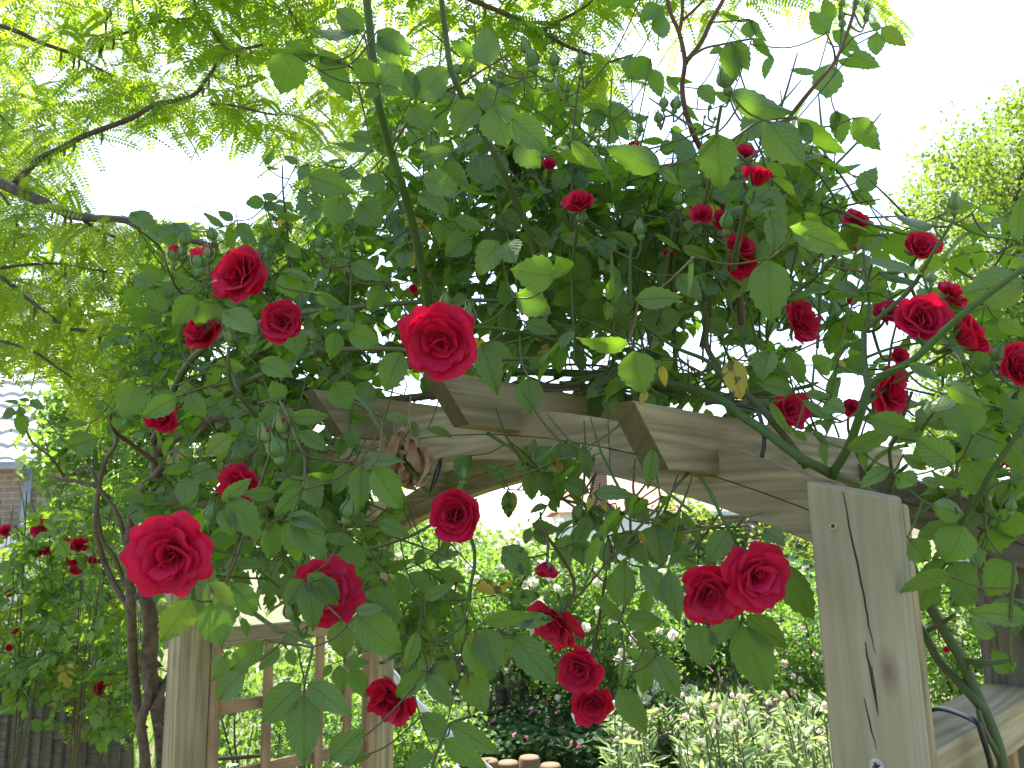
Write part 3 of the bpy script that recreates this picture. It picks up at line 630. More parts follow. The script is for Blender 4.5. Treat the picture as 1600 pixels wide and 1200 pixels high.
# --- leaflets read off the photograph: base x,y  tip x,y  width [flags: p pale top side, b seen from below, y yellow, s spotted, r reddish, n nearer, f further]
HERO = """
494 85 440 65 20;460 84 438 148 66;500 90 551 160 40;494 85 541 97 18;494 85 412 78 22;572 48 522 15 30;560 45 485 50 24;590 48 645 90 32;592 60 628 105 26;594 132 548 90 38 b;596 132 625 92 40 b
592 140 632 147 17;592 140 568 152 18;650 157 632 105 28;652 157 702 103 52 p;640 165 672 208 40 p;760 101 757 40 38 b;742 88 702 62 20 b;676 172 700 215 26;748 165 708 212 48;775 165 790 230 64 pn;745 140 783 170 34 p
762 125 802 140 22;582 222 547 210 22;582 238 520 225 14;595 235 635 245 12;482 275 555 302 38;567 280 600 302 30;708 238 650 247 24;697 250 733 294 26;748 240 755 290 42;660 280 718 297 42
414 258 428 235 12 b;464 254 442 243 11 b;480 256 467 283 18 b;418 260 437 264 5;510 256 540 250 9;550 258 540 280 22 b;640 200 655 235 24 b;660 215 690 235 20 b
1000 0 948 6 14;1033 12 1000 35 28;1036 20 1033 62 26 b;1017 92 980 124 36;985 88 982 122 20;1020 108 1033 153 26 p;1042 118 1064 150 13;1045 120 1085 130 8;1155 28 1128 22 8;1172 30 1172 60 27 b;1175 30 1197 66 10
1142 64 1150 127 37;1150 65 1170 111 28 b;1175 60 1207 92 15;1207 88 1193 123 14;1128 75 1107 85 10;1092 135 1117 163 24;1142 158 1115 143 14;1067 163 1093 190 12;1075 200 1104 206 22
954 180 913 160 18 b;948 182 910 192 28;948 180 985 220 22 b;955 160 990 187 22 b;990 183 1014 183 16 b;960 195 952 226 20 b;1032 262 945 230 42 bn;1038 222 996 222 13;1030 235 1059 228 24;1047 205 1067 205 18
892 220 942 268 24 p;872 240 922 258 17;800 185 860 237 42 p;808 225 845 264 40;885 265 870 302 40;930 265 963 290 22;1058 243 1087 280 20;1035 265 1062 290 14;1120 208 1128 298 62;1142 143 1237 180 36 b;1190 165 1165 223 34 b
1297 50 1264 18 28 b;1300 35 1287 -4 24 b;1300 48 1346 83 22 b;1330 85 1377 105 24 b;1312 73 1333 92 9;1310 95 1353 106 12;1372 50 1368 88 25 b;1377 42 1416 72 24 br;1377 42 1358 37 12 b;1276 112 1233 109 10 b;1300 98 1289 156 42 b
1200 190 1257 260 56 bn;1245 183 1320 241 28 p;1250 190 1268 226 20 b;1308 172 1302 206 18 b;1310 175 1315 226 30 b;1335 184 1375 235 36 b;1285 280 1250 265 22 b;1283 278 1305 250 14 b;1305 273 1345 257 12;1345 298 1370 260 28 b;1285 282 1311 287 16 b
205 335 247 365 22;240 355 273 386 34;270 350 299 376 20;258 421 210 412 16;247 447 203 432 26;215 448 198 480 26;238 447 256 492 36;303 460 270 511 38;262 465 305 462 14;272 440 258 466 28 b;268 428 305 450 14 b
332 467 312 523 44 n;350 489 403 521 38 p;365 345 340 330 15;351 353 316 332 11;360 355 363 393 18 b;372 350 402 380 19;412 315 383 318 22;410 303 435 310 12 b;412 315 435 328 15;432 335 476 340 12
530 308 522 357 54;562 318 597 355 46;445 382 472 404 22;440 427 463 467 44;440 427 490 440 14 p;478 438 480 466 22;492 460 538 478 18 p;550 412 596 438 26;600 445 578 489 30;542 518 593 541 38 p;530 510 556 507 14
525 517 517 563 29;455 520 468 558 36;405 567 459 591 34 p;335 570 385 576 24 p;588 583 545 582 14;378 558 402 537 13 r;655 305 702 338 28 p;693 343 690 382 58;710 340 758 358 20;778 335 815 358 34;780 377 745 430 44
792 378 805 410 27;868 432 797 421 56 pn;902 440 905 393 43 p;880 425 868 400 22 p;790 478 788 438 28;808 458 862 491 44;790 482 795 524 33;820 505 873 521 25;895 443 941 481 28 p;952 470 986 501 26 p;980 432 948 448 24
982 535 902 533 28 pn;988 548 1005 616 58 pn;818 572 868 562 18 s;755 537 805 561 19;752 538 778 616 42 n;628 550 600 613 46;735 370 695 400 42;995 385 952 362 24 p;1000 330 968 345 32;860 385 833 350 17 r;875 370 925 385 20 p
880 340 870 325 16 b;885 347 902 361 16;728 460 708 482 20 s;992 470 1067 464 36;1058 430 1096 471 34 p;1080 397 1076 470 8 b;1065 385 1116 404 18 p;1022 365 1066 393 9 b;1138 520 1092 502 27 p;1130 502 1118 477 25;1148 512 1190 536 17
1172 408 1135 477 32;1200 405 1206 506 64 n;1162 372 1240 378 34 pn;1232 355 1326 392 40 pn;1182 325 1130 330 18;1203 548 1190 597 38;1230 547 1256 601 28;1275 575 1300 560 24;1318 345 1397 386 42 bn;1262 385 1326 402 22;1352 410 1441 427 26 pn
1375 425 1436 441 15 b;1360 390 1390 413 13 p;1460 352 1394 335 23 b;1478 333 1526 322 17 b;1527 325 1563 331 14 p;1500 347 1540 366 10 p;1543 366 1580 369 6 p;1590 375 1595 305 24 b;1605 440 1505 458 56 bn;1550 475 1496 448 27 b;1512 492 1460 458 18 b
1303 480 1258 470 19 b;1305 510 1340 531 15;1303 512 1295 556 27;1350 475 1371 516 35 b;1360 465 1401 460 18;1272 565 1319 578 20;1418 570 1471 596 20;1560 500 1606 526 22 b;1440 362 1399 386 20;1240 290 1275 312 26 b;1262 300 1300 330 24;1330 300 1370 320 22 b
1215 300 1240 335 28 b;1225 325 1262 350 26;1300 325 1330 345 22;1275 330 1240 352 20 b;1380 440 1340 455 20;1320 430 1290 455 22 b;1300 465 1330 490 20 b;1330 500 1310 530 20
28 632 4 626 8;47 626 28 624 7;47 625 68 640 15;27 645 0 650 13;32 645 36 681 20;35 650 30 635 14;112 696 156 684 34;100 690 85 688 15;140 660 92 663 9;210 600 194 657 46;160 625 150 639 16;180 650 186 673 16;275 620 221 653 34 pn;293 615 323 653 28 p
297 608 280 600 20 p;322 607 350 618 10 b;302 707 283 697 11 b;303 708 320 699 12 b;296 727 252 740 18 b;298 730 333 738 26 b;293 745 287 791 34 b;362 680 317 713 30 pr;390 685 361 719 28 b;382 672 358 655 18;380 672 451 671 48;346 783 394 747 25 pn
438 627 424 594 50 p;455 652 516 650 25;470 675 513 706 24;535 685 530 713 22;545 668 559 711 23;549 640 560 666 18 b;545 645 581 655 12;520 600 550 640 50;560 600 586 631 32;568 720 633 722 21 n;549 724 521 774 27 n;565 726 562 801 36 n;582 728 629 798 46 n
476 745 501 796 37 n;478 743 526 745 15;472 762 427 807 27 n;473 745 431 771 21;432 772 377 772 22;357 778 409 846 45 n;347 795 366 839 28;408 778 398 809 22;427 814 421 876 31 n;447 815 469 881 33 n;455 810 510 877 52 n;450 808 511 826 26
372 845 396 871 28;365 880 414 882 18;522 815 515 853 26;570 825 591 853 28;590 815 643 839 26;597 885 646 875 15;430 712 415 739 28;445 715 458 741 18;598 650 646 662 15 p;640 660 652 686 17 p;668 672 709 682 14 p
826 590 829 649 42 n;825 695 815 726 20;830 710 836 685 15;835 717 863 697 20;862 715 887 688 18;876 715 907 692 24;910 695 921 751 20;732 712 711 746 34 b;725 752 712 765 14 b;755 728 791 763 14;778 730 801 741 13;825 735 832 783 27
845 737 856 779 22;852 740 867 756 17 b;880 750 921 771 30;792 765 796 811 22 s;853 790 828 801 11;860 780 871 801 14 b;832 820 876 828 22 b;828 825 820 851 16;832 828 853 853 16;928 770 996 775 24;955 790 950 831 15;920 805 905 846 26;908 790 896 812 16 s
975 775 1016 821 31;1020 700 1012 766 24 n;1038 795 1059 859 42 s;1065 797 1096 851 14;1025 820 1036 886 42;1138 828 1104 881 38;1035 775 1041 791 12 b;1195 830 1226 851 24;990 850 1013 886 26;940 830 925 865 22;1060 850 1085 890 30;960 840 985 870 20
1237 612 1180 598 27 p;1258 615 1298 620 16 p;1252 625 1311 667 14 p;1290 630 1321 646 22;1203 627 1236 681 14 p;1240 672 1261 689 12;1298 657 1272 662 8;1270 675 1294 698 11;1285 690 1291 729 14;1320 700 1408 667 28 n;1355 652 1431 673 34
1348 700 1351 736 14 b;1390 732 1341 761 25;1412 710 1449 736 18;1400 740 1431 756 24 b;1490 725 1428 684 48 pn;1475 615 1454 646 24 b;1520 680 1490 612 60 n;1480 602 1538 631 25 b;1507 715 1547 669 50 n;1508 720 1551 776 50 pn;1505 757 1455 739 15;1470 755 1437 750 16 b
1560 690 1601 741 24 b;1600 665 1567 619 36 b;1580 755 1560 791 28 b;1508 805 1454 787 27 b;1505 820 1477 882 58 n;1418 840 1451 879 32;1540 822 1566 866 38 b;1550 815 1566 841 16;1490 903 1404 922 27 bn;1585 880 1539 931 54 n;1520 920 1484 946 36 s;1605 965 1510 955 34 pn
1560 990 1514 965 28 b;1580 1050 1549 1014 30;1460 925 1462 951 18;1222 878 1272 973 48 n;1158 975 1201 1082 62 n;1165 960 1229 1011 38;1090 975 1100 1046 50;1150 955 1109 1011 40;975 875 978 951 36;955 897 966 946 26;998 885 1048 946 34;1010 920 1008 966 20
972 970 927 924 22;968 975 948 996 20;978 968 1039 970 31 b;985 990 1026 1036 20;1005 1030 974 1012 15;1010 1015 1005 1086 30;1025 1025 1063 1093 37 n;968 1070 1011 1149 37 n;970 1030 975 1076 14;1045 890 1061 976 34
672 873 719 865 18 s;662 858 650 886 20;598 885 646 876 15;688 890 729 911 24;785 855 831 899 43 sn;795 935 846 930 25 s;637 897 681 926 26;662 938 711 912 22;608 897 641 941 37;575 920 629 976 40;562 910 524 966 45 n;558 960 629 1023 57 n;555 955 601 951 18;533 967 537 1031 39 n
500 905 531 936 24;665 958 706 960 19;660 965 655 996 14 b;755 972 839 956 25;800 975 869 965 26 s;755 980 776 1052 50 n;730 990 766 1062 48;780 980 793 1049 24 s;803 995 869 1072 50 n;650 985 631 1051 22;673 1025 648 1048 15;675 1025 706 1029 11;680 1030 713 1062 34 n
668 1050 617 1091 28 n;670 1055 706 1106 33;730 1050 759 1114 45 bn;692 1150 659 1112 38;703 1130 782 1179 34 n;693 1155 763 1203 34 n;680 1180 629 1202 26;535 1190 571 1145 30;300 935 250 1003 44 prn;322 925 303 961 22;325 910 366 967 43 prn;360 912 404 963 37 n;330 940 346 1011 57 n
475 905 449 946 34;480 910 491 986 41 n;480 897 529 946 34;413 1000 357 1048 32 n;437 1012 404 1048 24 n;388 1042 339 1094 38 n;350 1025 331 1064 28 b;440 1003 486 992 18;450 1015 461 1041 18 b;472 1067 404 1133 44 n;475 1085 475 1197 55 n;480 1068 551 1119 41 n
518 1038 505 1059 14;530 1038 537 1079 24;545 1045 573 1091 28;537 1035 578 1035 18;517 1185 569 1140 36;527 1190 581 1180 20;415 700 395 735 22 b;600 740 640 760 24;610 770 640 800 26;700 840 690 870 14 b;545 830 530 870 24;640 790 610 815 20
"""
YEL = """
862 540 838 553 12 ys;868 535 884 568 24 ys;1142 560 1158 626 38 ys;1035 570 1040 605 14 y;1010 610 1000 632 12 y;878 736 858 722 18 y;742 915 787 926 22 ys;775 930 802 905 13 ys;800 768 806 795 10 y;1530 842 1508 872 11 y;1310 562 1322 575 8 y;770 545 778 565 9 y;885 505 893 525 10 y;905 520 915 540 9 y
835 520 845 535 10 y;490 690 502 682 9 y;735 985 738 1010 10 ys;1000 830 1010 855 10 y;925 770 918 800 11 ys;940 780 948 800 10 y
"""
BL = [ # plant, x, y, dia, depth, facing, open, pink, tone
 (0, 270, 866, 134, .82, (.10, -.05, 1), .95, .15, .85), (0, 689, 534, 126, .93, (-.05, -.1, 1), .92, 0, .55), (0, 377, 432, 96, 1.20, (-.35, .35, .85), .85, 0, .25),
 (0, 441, 503, 66, 1.25, (.15, .05, 1), .55, .75, .4), (0, 321, 520, 66, 1.28, (-.2, .5, .8), .62, 0, .2), (0, 254, 651, 52, 1.5, (.1, -.1, 1), .7, 0, .3),
 (0, 372, 757, 66, 1.35, (-.2, .1, .9), .9, 0, .3), (0, 508, 925, 112, 1.18, (.2, .35, .8), .95, .35, .4), (0, 712, 803, 84, 1.15, (-.15, .15, 1), .6, .3, .55),
 (0, 612, 1093, 88, 1.16, (-.3, -.35, .8), .95, 0, .2), (0, 868, 972, 94, 1.14, (-.55, -.5, .55), .95, .45, .5), (1, 906, 1046, 70, 1.14, (-.3, .1, .9), .6, .3, .55),
 (1, 925, 1098, 66, 1.16, (.05, -.1, 1), .75, 0, .3), (1, 1106, 928, 96, .99, (-.1, -.15, 1), .8, .2, .75), (1, 1183, 899, 108, .96, (.1, -.05, 1), .88, .1, .75),
 (1, 905, 320, 52, 1.22, (-.1, .6, .7), .6, 0, .35), (1, 1166, 240, 36, 1.25, (.1, .6, .7), .8, .3, .7), (1, 1097, 337, 40, 1.22, (-.2, .5, .8), .75, 0, .5),
 (1, 1128, 345, 38, 1.22, (.3, .4, .8), .8, 0, .4), (1, 1155, 385, 54, 1.2, (.2, .7, .6), .85, .1, .6), (1, 1158, 412, 50, 1.22, (.1, -.3, .9), .85, 0, .7),
 (1, 1249, 503, 78, 1.12, (.55, .35, .7), .9, .1, .75), (1, 1438, 388, 56, 1.04, (-.1, .6, .8), .42, .35, .6), (1, 1442, 500, 82, .96, (-.15, .3, .9), .5, .4, .6),
 (1, 1513, 525, 74, .95, (.7, .45, .5), .40, .45, .6), (1, 1486, 462, 56, 1.08, (.3, .6, .7), .85, .15, .75), (1, 1592, 572, 76, .93, (.1, .3, .9), .45, .2, .6),
 (1, 1387, 490, 42, 1.18, (-.2, .5, .8), .8, .2, .6), (1, 1387, 612, 88, 1.04, (.6, .05, .75), .9, .1, .75), (1, 1233, 640, 60, 1.12, (.05, .05, 1), .65, .3, .7),
 (1, 1338, 345, 46, 1.18, (.2, .7, .6), .85, .1, .7), (1, 1340, 376, 34, 1.28, (.1, -.5, .8), .8, .1, .5), (1, 1586, 716, 44, 1.2, (-.1, .3, 1), .7, .75, .6),
 (1, 1405, 556, 34, 1.2, (.3, .3, .8), .8, .1, .6), (1, 1330, 638, 28, 1.2, (-.2, .2, .9), .7, .1, .5), (0, 820, 316, 24, 1.42, (0, .4, .9), .7, 0, .4), (0, 858, 257, 22, 1.42, (0, .5, .8), .8, .2, .6),
 (0, 646, 452, 16, 1.45, (0, .4, .9), .5, 0, .6), (1, 990, 230, 22, 1.4, (0, .5, .8), .7, .1, .5), (1, 1043, 398, 16, 1.4, (0, .5, .8), .5, 0, .5),
 (0, 822, 250, 18, 1.45, (-.3, .3, .8), .7, .1, .5), (1, 1570, 1165, 14, 1.3, (0, .3, .9), .7, 0, .5), (1, 1478, 1015, 10, 1.9, (0, .3, .9), .7, 0, .5), (1, 1330, 470, 18, 1.3, (0, .3, .9), .7, 0, .5), (1, 1300, 452, 14, 1.35, (0, .3, .9), .6, 0, .6)]
OVER = {(475, 905), (480, 910), (480, 897), (500, 905), (562, 910), (533, 967), (346, 783), (275, 620), (332, 467), (558, 960), (668, 1050), (466, 890), (455, 810)}
def beam_depth(x):      # distance of the near beam's front at image column x
    return 1.47/(1+(x-800)/F)
leaf_base = ([], [])
used_bases = []
def hero_list(txt): return [ln.split() for ln in txt.replace('\n', ';').split(';') if ln.strip()]
def hero_depth(x0, y0, x1, y1, fl):
    for (bx, by, bd) in used_bases:
        if abs(bx-x0) < 14 and abs(by-y0) < 14: return bd
    ln = math.hypot(x1-x0, y1-y0); xm = (x0+x1)/2; ym = (y0+y1)/2
    d = F*0.056/max(38, ln*1.05)
    lo, hi = 0.90, 1.55
    if 'n' in fl: hi = 1.2
    if 'f' in fl: lo = 1.4
    d = min(hi, max(lo, d))
    for bl in BL:
        if math.hypot(bl[1]-x0, bl[2]-y0) < bl[3]*0.62 and (x0, y0) not in OVER: d = max(d, bl[4]+0.05)
    if (x0, y0) in OVER:
        near = [bl[4] for bl in BL if math.hypot(bl[1]-(x0+x1)/2, bl[2]-(y0+y1)/2) < bl[3]*0.85]
        if near: d = min(d, min(near)-0.07)
    if math.hypot(1145-x0, 940-y0) < 110: d = max(d, 1.04)
    if 560 < ym < 870 and 560 < xm < 1500: d = min(d, beam_depth(xm)-0.22 if 690 < xm < 1130 else beam_depth(xm)-0.13)
    if xm > 1420: d = min(d, 1.12)
    if xm < 330 and ym < 760: d = min(1.55, d+0.15)
    used_bases.append((x0, y0, d)); return d
hr = random.Random(11)
def hero_leaf(mb, h, five=True):
    x0, y0, x1, y1, wpx = map(float, h[:5]); fl = h[5] if len(h) > 5 else ''
    d = hero_depth(x0, y0, x1, y1, fl)
    b = at(x0, y0, d); ln = math.hypot(x1-x0, y1-y0)*d/F
    dz = hr.uniform(-0.35, 0.35)*ln
    if ln < 0.03 and wpx > 20: dz = -0.03          # foreshortened towards the camera
    t = at(x1, y1, d+dz)
    tocam = (CAM-b).normalized()
    seen = (wpx/max(12, math.hypot(x1-x0, y1-y0)))
    j = rdir(hr)*0.35
    if seen < 0.35: j = UP*0.9*hr.choice((-1, 1))+rdir(hr)*0.3
    nrm = (tocam+V((0, 0, 0.25))+j).normalized()
    x, y, z = frame(t-b, nrm)
    f = abs(z.dot(tocam)); wid = wpx*d/F/max(0.55, f)
    wid = min(wid, (t-b).length*0.95)
    under = 'b' in fl or (y0 < 330 and hr.random() < 0.25)
    if under: z = -z
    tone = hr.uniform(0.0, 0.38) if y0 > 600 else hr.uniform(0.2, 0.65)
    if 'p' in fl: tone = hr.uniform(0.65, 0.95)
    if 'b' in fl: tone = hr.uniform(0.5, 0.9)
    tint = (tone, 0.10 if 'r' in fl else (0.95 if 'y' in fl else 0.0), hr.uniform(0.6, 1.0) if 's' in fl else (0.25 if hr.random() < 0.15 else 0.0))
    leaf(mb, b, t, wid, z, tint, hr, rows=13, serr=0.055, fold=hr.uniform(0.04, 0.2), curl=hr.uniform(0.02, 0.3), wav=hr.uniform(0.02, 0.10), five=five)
    return whose(x0), b
for h in hero_list(HERO):
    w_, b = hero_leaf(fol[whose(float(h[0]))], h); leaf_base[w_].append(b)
for h in hero_list(YEL):
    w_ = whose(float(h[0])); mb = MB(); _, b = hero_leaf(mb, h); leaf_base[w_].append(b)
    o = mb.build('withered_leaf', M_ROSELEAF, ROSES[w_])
    o['label'] = 'yellow leaf with black spots' if 's' in (h[5] if len(h) > 5 else '') else 'yellow leaf'

# --- petals
def petal(mb, C, ax, ex, ey, phi, r0, Ln, W, th0, th1, cup, ruf, tint, rnd, z0=0.0, nu=10, nv=8, lip=0.0, twist=0.0):
    er = ex*math.cos(phi)+ey*math.sin(phi); et = -ex*math.sin(phi)+ey*math.cos(phi)
    if twist:
        et2 = (et*math.cos(twist)+ax*math.sin(twist)); et = et2
    ph = rnd.random()*6.3; ph2 = rnd.random()*6.3; notch = rnd.uniform(0.0, 0.10); fr = rnd.uniform(2.4, 4.2); skew = rnd.uniform(-0.2, 0.2)
    r, z = r0, z0; cl = []; steps = nv*2
    for i in range(steps+1):
        v = i/steps; th = th0+(th1-th0)*v**1.2+lip*max(0, (v-0.62)/0.38)**2
        cl.append((r, z, th)); r += math.sin(th)*Ln/steps; z += math.cos(th)*Ln/steps
    vs = []; uv = []; fs = []
    for i in range(nv+1):
        for k in range(nu+1):
            u = -1+2*k/nu
            vm = 0.60+0.40*math.sqrt(max(0.0, 1-0.97*u*u))-notch*math.exp(-(u/0.22)**2)*0.7+0.022*math.sin(fr*2.2*u+ph2)
            v = i/nv*vm; f = v*steps; i0 = min(steps-1, int(f)); g = f-i0
            rr = cl[i0][0]+(cl[i0+1][0]-cl[i0][0])*g; zz = cl[i0][1]+(cl[i0+1][1]-cl[i0][1])*g; th = cl[i0][2]+(cl[i0+1][2]-cl[i0][2])*g
            hw = W*(0.20+0.80*math.sin(min(1, v*1.12)*math.pi/2)**0.8)
            x = u*hw
            nn = er*(-math.cos(th))+ax*math.sin(th)
            p = C+er*rr+ax*zz+et*(x+skew*v*v*W)+nn*(cup*x*x/max(W, 1e-5)+ruf*Ln*v*v*math.sin(fr*u+ph)*0.75+ruf*Ln*0.35*v**4*math.sin(fr*2.1*u+ph2))
            vs.append(p); uv.append((u*0.5+0.5, v))
    for i in range(nv):
        for k in range(nu):
            a = i*(nu+1)+k; fs.append((a, a+1, a+nu+2, a+nu+1))
    mb.add(vs, fs, tint, uv)
def sepals(mb, C, ax, R, openang, rnd, n=5, Ls=0.7):
    ex = ax.orthogonal().normalized(); ey = ax.cross(ex)
    for k in range(n):
        phi = 2*math.pi*k/n+rnd.random(); er = ex*math.cos(phi)+ey*math.sin(phi)
        a = openang+rnd.uniform(-0.3, 0.3); d = er*math.sin(a)+ax*math.cos(a)
        b = C+er*R*0.12; nn = (er*math.cos(a)-ax*math.sin(a))
        leaf(mb, b, b+d*R*Ls*rnd.uniform(0.8, 1.1), R*0.26, nn, (rnd.uniform(0.3, 0.8), 0, 0), rnd, rows=5, serr=0.1, fold=0.4, curl=0.25)
def bloom(which, x, y, dia, d, face, op, seed, pink=0.0, nm='rose_bloom', tone=0.5, label=None):
    """op 0 = opening bud, 1 = wide open; face = (right, up, towards camera)"""
    rnd = random.Random(seed)
    C0 = at(x, y, d); R = dia*0.5*d/F
    ax = (RT*face[0]+UP*face[1]-FW*face[2]).normalized()
    ex = ax.orthogonal().normalized(); ex.rotate(Matrix.Rotation(rnd.random()*6, 3, ax)); ey = ax.cross(ex)
    mb = MB(); sc_ = R/(0.72+0.30*op)
    C = C0-ax*sc_*(0.45-0.25*op)
    rings = [ # n, th0, th1, len, width, cup, r0
        (6, 1.00, 1.58, 1.00, 0.64, 0.00, 0.10), (6, 0.80, 1.32, 0.94, 0.60, 0.10, 0.10), (6, 0.62, 1.08, 0.84, 0.54, 0.25, 0.09),
        (5, 0.44, 0.86, 0.73, 0.48, 0.42, 0.08), (5, 0.28, 0.66, 0.62, 0.40, 0.60, 0.07), (4, 0.14, 0.48, 0.54, 0.31, 0.80, 0.05), (3, 0.0, 0.34, 0.47, 0.23, 1.0, 0.03)]
    for q, (n, t0, t1, ln, wd, cup, r0) in enumerate(rings):
        k = 0.30+0.70*op
        if op < 0.4: ln = ln*(1.0-0.02*q); wd *= 1.05; k = 0.22+0.55*op
        off = rnd.random()*6
        for i in range(n):
            phi = off+2*math.pi*i/n+rnd.uniform(-0.3, 0.3)
            inner = q >= 3
            tilt = rnd.uniform(-0.18, 0.18)*(0.4+op)*(2.3 if inner else 1.2)
            lip = rnd.uniform(0.0, 0.9)*(0.25+0.9*op)*(1.0 if q < 5 else 0.6)
            lp = ln*sc_*rnd.uniform(0.84, 1.07)
            pk = max(0.0, min(1.0, pink*rnd.uniform(0.3, 1.2)*(1 if q >= 2 else 0.35)))
            petal(mb, C+rdir(rnd)*sc_*(0.09 if inner else 0.04), ax, ex, ey, phi, r0*sc_, lp, wd*sc_*rnd.uniform(0.85, 1.15), t0*k+tilt, t1*k+tilt, cup*(1.15-0.4*op), rnd.uniform(0.08, 0.19)*(0.4+0.75*op), (min(1, max(0, tone+rnd.uniform(-0.3, 0.3))), pk, 0), rnd, z0=0.02*sc_*q, lip=lip, twist=rnd.uniform(-.5, .5) if inner and op > .5 else 0.0)
    o = mb.build(nm, M_PETAL, ROSES[which])
    if label: o['label'] = label
    cb = MB()
    ring(cb, [(0.03*sc_, -0.34*sc_), (0.10*sc_, -0.27*sc_), (0.13*sc_, -0.15*sc_), (0.11*sc_, -0.04*sc_), (0.14*sc_, 0.03*sc_)], C, ax, 10, (0.35, 0, 0))
    sepals(cb, C, ax, sc_, 1.9 if op > 0.5 else (1.0 if op > 0.3 else 0.35), rnd, Ls=0.72)
    cb.build('calyx', M_BUD, o)
    stems[which].append((C-ax*0.33*sc_, 0.0021, -ax))
    return o
stems = ([], [], [], [], [])
def bud(which, x, y, size, d, dirv, seed, red=0.0):
    """closed bud: round hip, pointed body wrapped by sepals, a sliver of petals when red > 0"""
    rnd = random.Random(seed); ax = (RT*dirv[0]+UP*dirv[1]-FW*dirv[2]).normalized()
    s = size*0.5*d/F*1.12; C = at(x, y, d)
    mb = MB(); t = rnd.uniform(0.1, 0.7)
    ring(mb, [(0.2*s, -1.9*s), (0.55*s, -1.6*s), (0.62*s, -1.2*s), (0.42*s, -0.85*s)], C, ax, 10, (t, 0, 0))
    ring(mb, [(0.42*s, -0.9*s), (0.85*s, -0.5*s), (1.0*s, 0.0), (0.82*s, 0.55*s), (0.42*s, 1.1*s), (0.12*s, 1.5*s), (0.02*s, 1.8*s)], C, ax, 12, (min(1, t+0.15), 0, 0), wob=0.04)
    ex = ax.orthogonal().normalized(); ey = ax.cross(ex)
    for k in range(5):
        phi = k*1.2566+rnd.random()*0.4; er = ex*math.cos(phi)+ey*math.sin(phi)
        # sepal hugging the body then a free feathery tip
        prof = [(0.45, -0.88), (0.92, -0.45), (1.07, 0.05), (0.9, 0.6), (0.52, 1.15), (0.32+rnd.uniform(0, .35), 1.75), (0.35+rnd.uniform(0, .6), 2.15)]
        wd = [0.25, 0.45, 0.5, 0.4, 0.25, 0.1, 0.02]
        et = ax.cross(er); vs = []; fs = []
        for (r, h), w in zip(prof, wd):
            c = C+er*r*s+ax*h*s
            vs += [c-et*w*s-er*0.12*w*s, c+er*0.05*s, c+et*w*s-er*0.12*w*s]
        for i in range(len(prof)-1):
            for q in range(2): fs.append((i*3+q, i*3+q+1, i*3+q+4, i*3+q+3))
        mb.add(vs, fs, (rnd.uniform(0.0, 0.9), 0, 0))
    o = mb.build('rose_bud', M_BUD, ROSES[which])
    if red > 0:
        pm = MB()
        for k in range(5):
            petal(pm, C-ax*0.5*s, ax, ex, ey, k*1.2566+0.6, 0.45*s, 2.0*s*(0.7+0.5*red), 0.95*s, 0.30, -0.12, 0.55, 0.04, (rnd.random(), 0.25*rnd.random(), 0), rnd)
        pm.build('petal', M_PETAL, o)
    stems[which].append((C-ax*1.85*s, 0.0014, -ax))

for i, (p, x, y, dia, d, fc, op, pk, tn) in enumerate(BL): bloom(p, x, y, dia, d, fc, op, 100+i, min(1, pk+(.18 if x > 850 and y > 420 else 0)), tone=tn)
# opening buds showing colour
bloom(1, 1184, 276, 46, .98, (.15, .95, .25), .02, 301, .1, tone=.6)
bloom(0, 853, 890, 38, 1.1, (-.15, -.9, .4), .05, 302, .8, tone=.7)
BUDS = [(289, 376, 14), (284, 393, 13), (272, 400, 16, 1), (310, 408, 20, 1), (325, 394, 16, .3), (332, 367, 14), (500, 379, 16), (416, 392, 9), (360, 527, 15), (490, 526, 12), (544, 399, 11), (521, 400, 10), (821, 75, 15), (832, 93, 21), (866, 95, 15), (907, 94, 13), (886, 140, 9),
 (907, 120, 8), (918, 127, 7), (1037, 162, 13), (1056, 163, 15), (1029, 185, 13), (1134, 124, 24), (1192, 213, 13), (1159, 261, 14), (1000, 203, 10), (1175, 243, 9), (1109, 168, 6), (736, 108, 11), (715, 112, 10), (782, 117, 13), (1315, 6, 9), (1315, 25, 9), (1316, 38, 10),
 (1337, 5, 8), (1355, 15, 9), (1353, 28, 8), (909, 340, 15), (1000, 358, 17), (1060, 312, 15), (1137, 347, 21), (1492, 318, 18), (1455, 435, 13), (1558, 553, 20), (1597, 575, 18), (441, 664, 24, .15), (416, 680, 22, .15), (432, 701, 25), (545, 797, 23), (330, 802, 20), (731, 495, 23, .1),
 (696, 471, 16), (457, 955, 25, .1), (725, 742, 15), (948, 868, 22, .1), (1305, 487, 18), (1268, 425, 13), (1320, 418, 13), (1335, 350, 7), (745, 244, 10), (727, 224, 6), (1580, 790, 16), (1375, 488, 12), (1262, 410, 10), (1318, 310, 6), (1101, 183, 4), (1117, 186, 5), (935, 228, 5), (941, 233, 5)]
for i, b in enumerate(BUDS):
    x, y, s = b[:3]; red = b[3] if len(b) > 3 else 0
    rb_ = random.Random(500+i)
    d = 1.15 if s > 18 else (1.25 if s > 12 else 1.35)
    if x > 1400: d = 0.98
    if 400 < x < 470 and y > 640: d = 1.12
    bud(whose(x), x, y, s, d, (rb_.uniform(-.25, .25), (1 if y < 620 or rb_.random() < .5 else .8), rb_.uniform(-.1, .4)), 600+i, red)

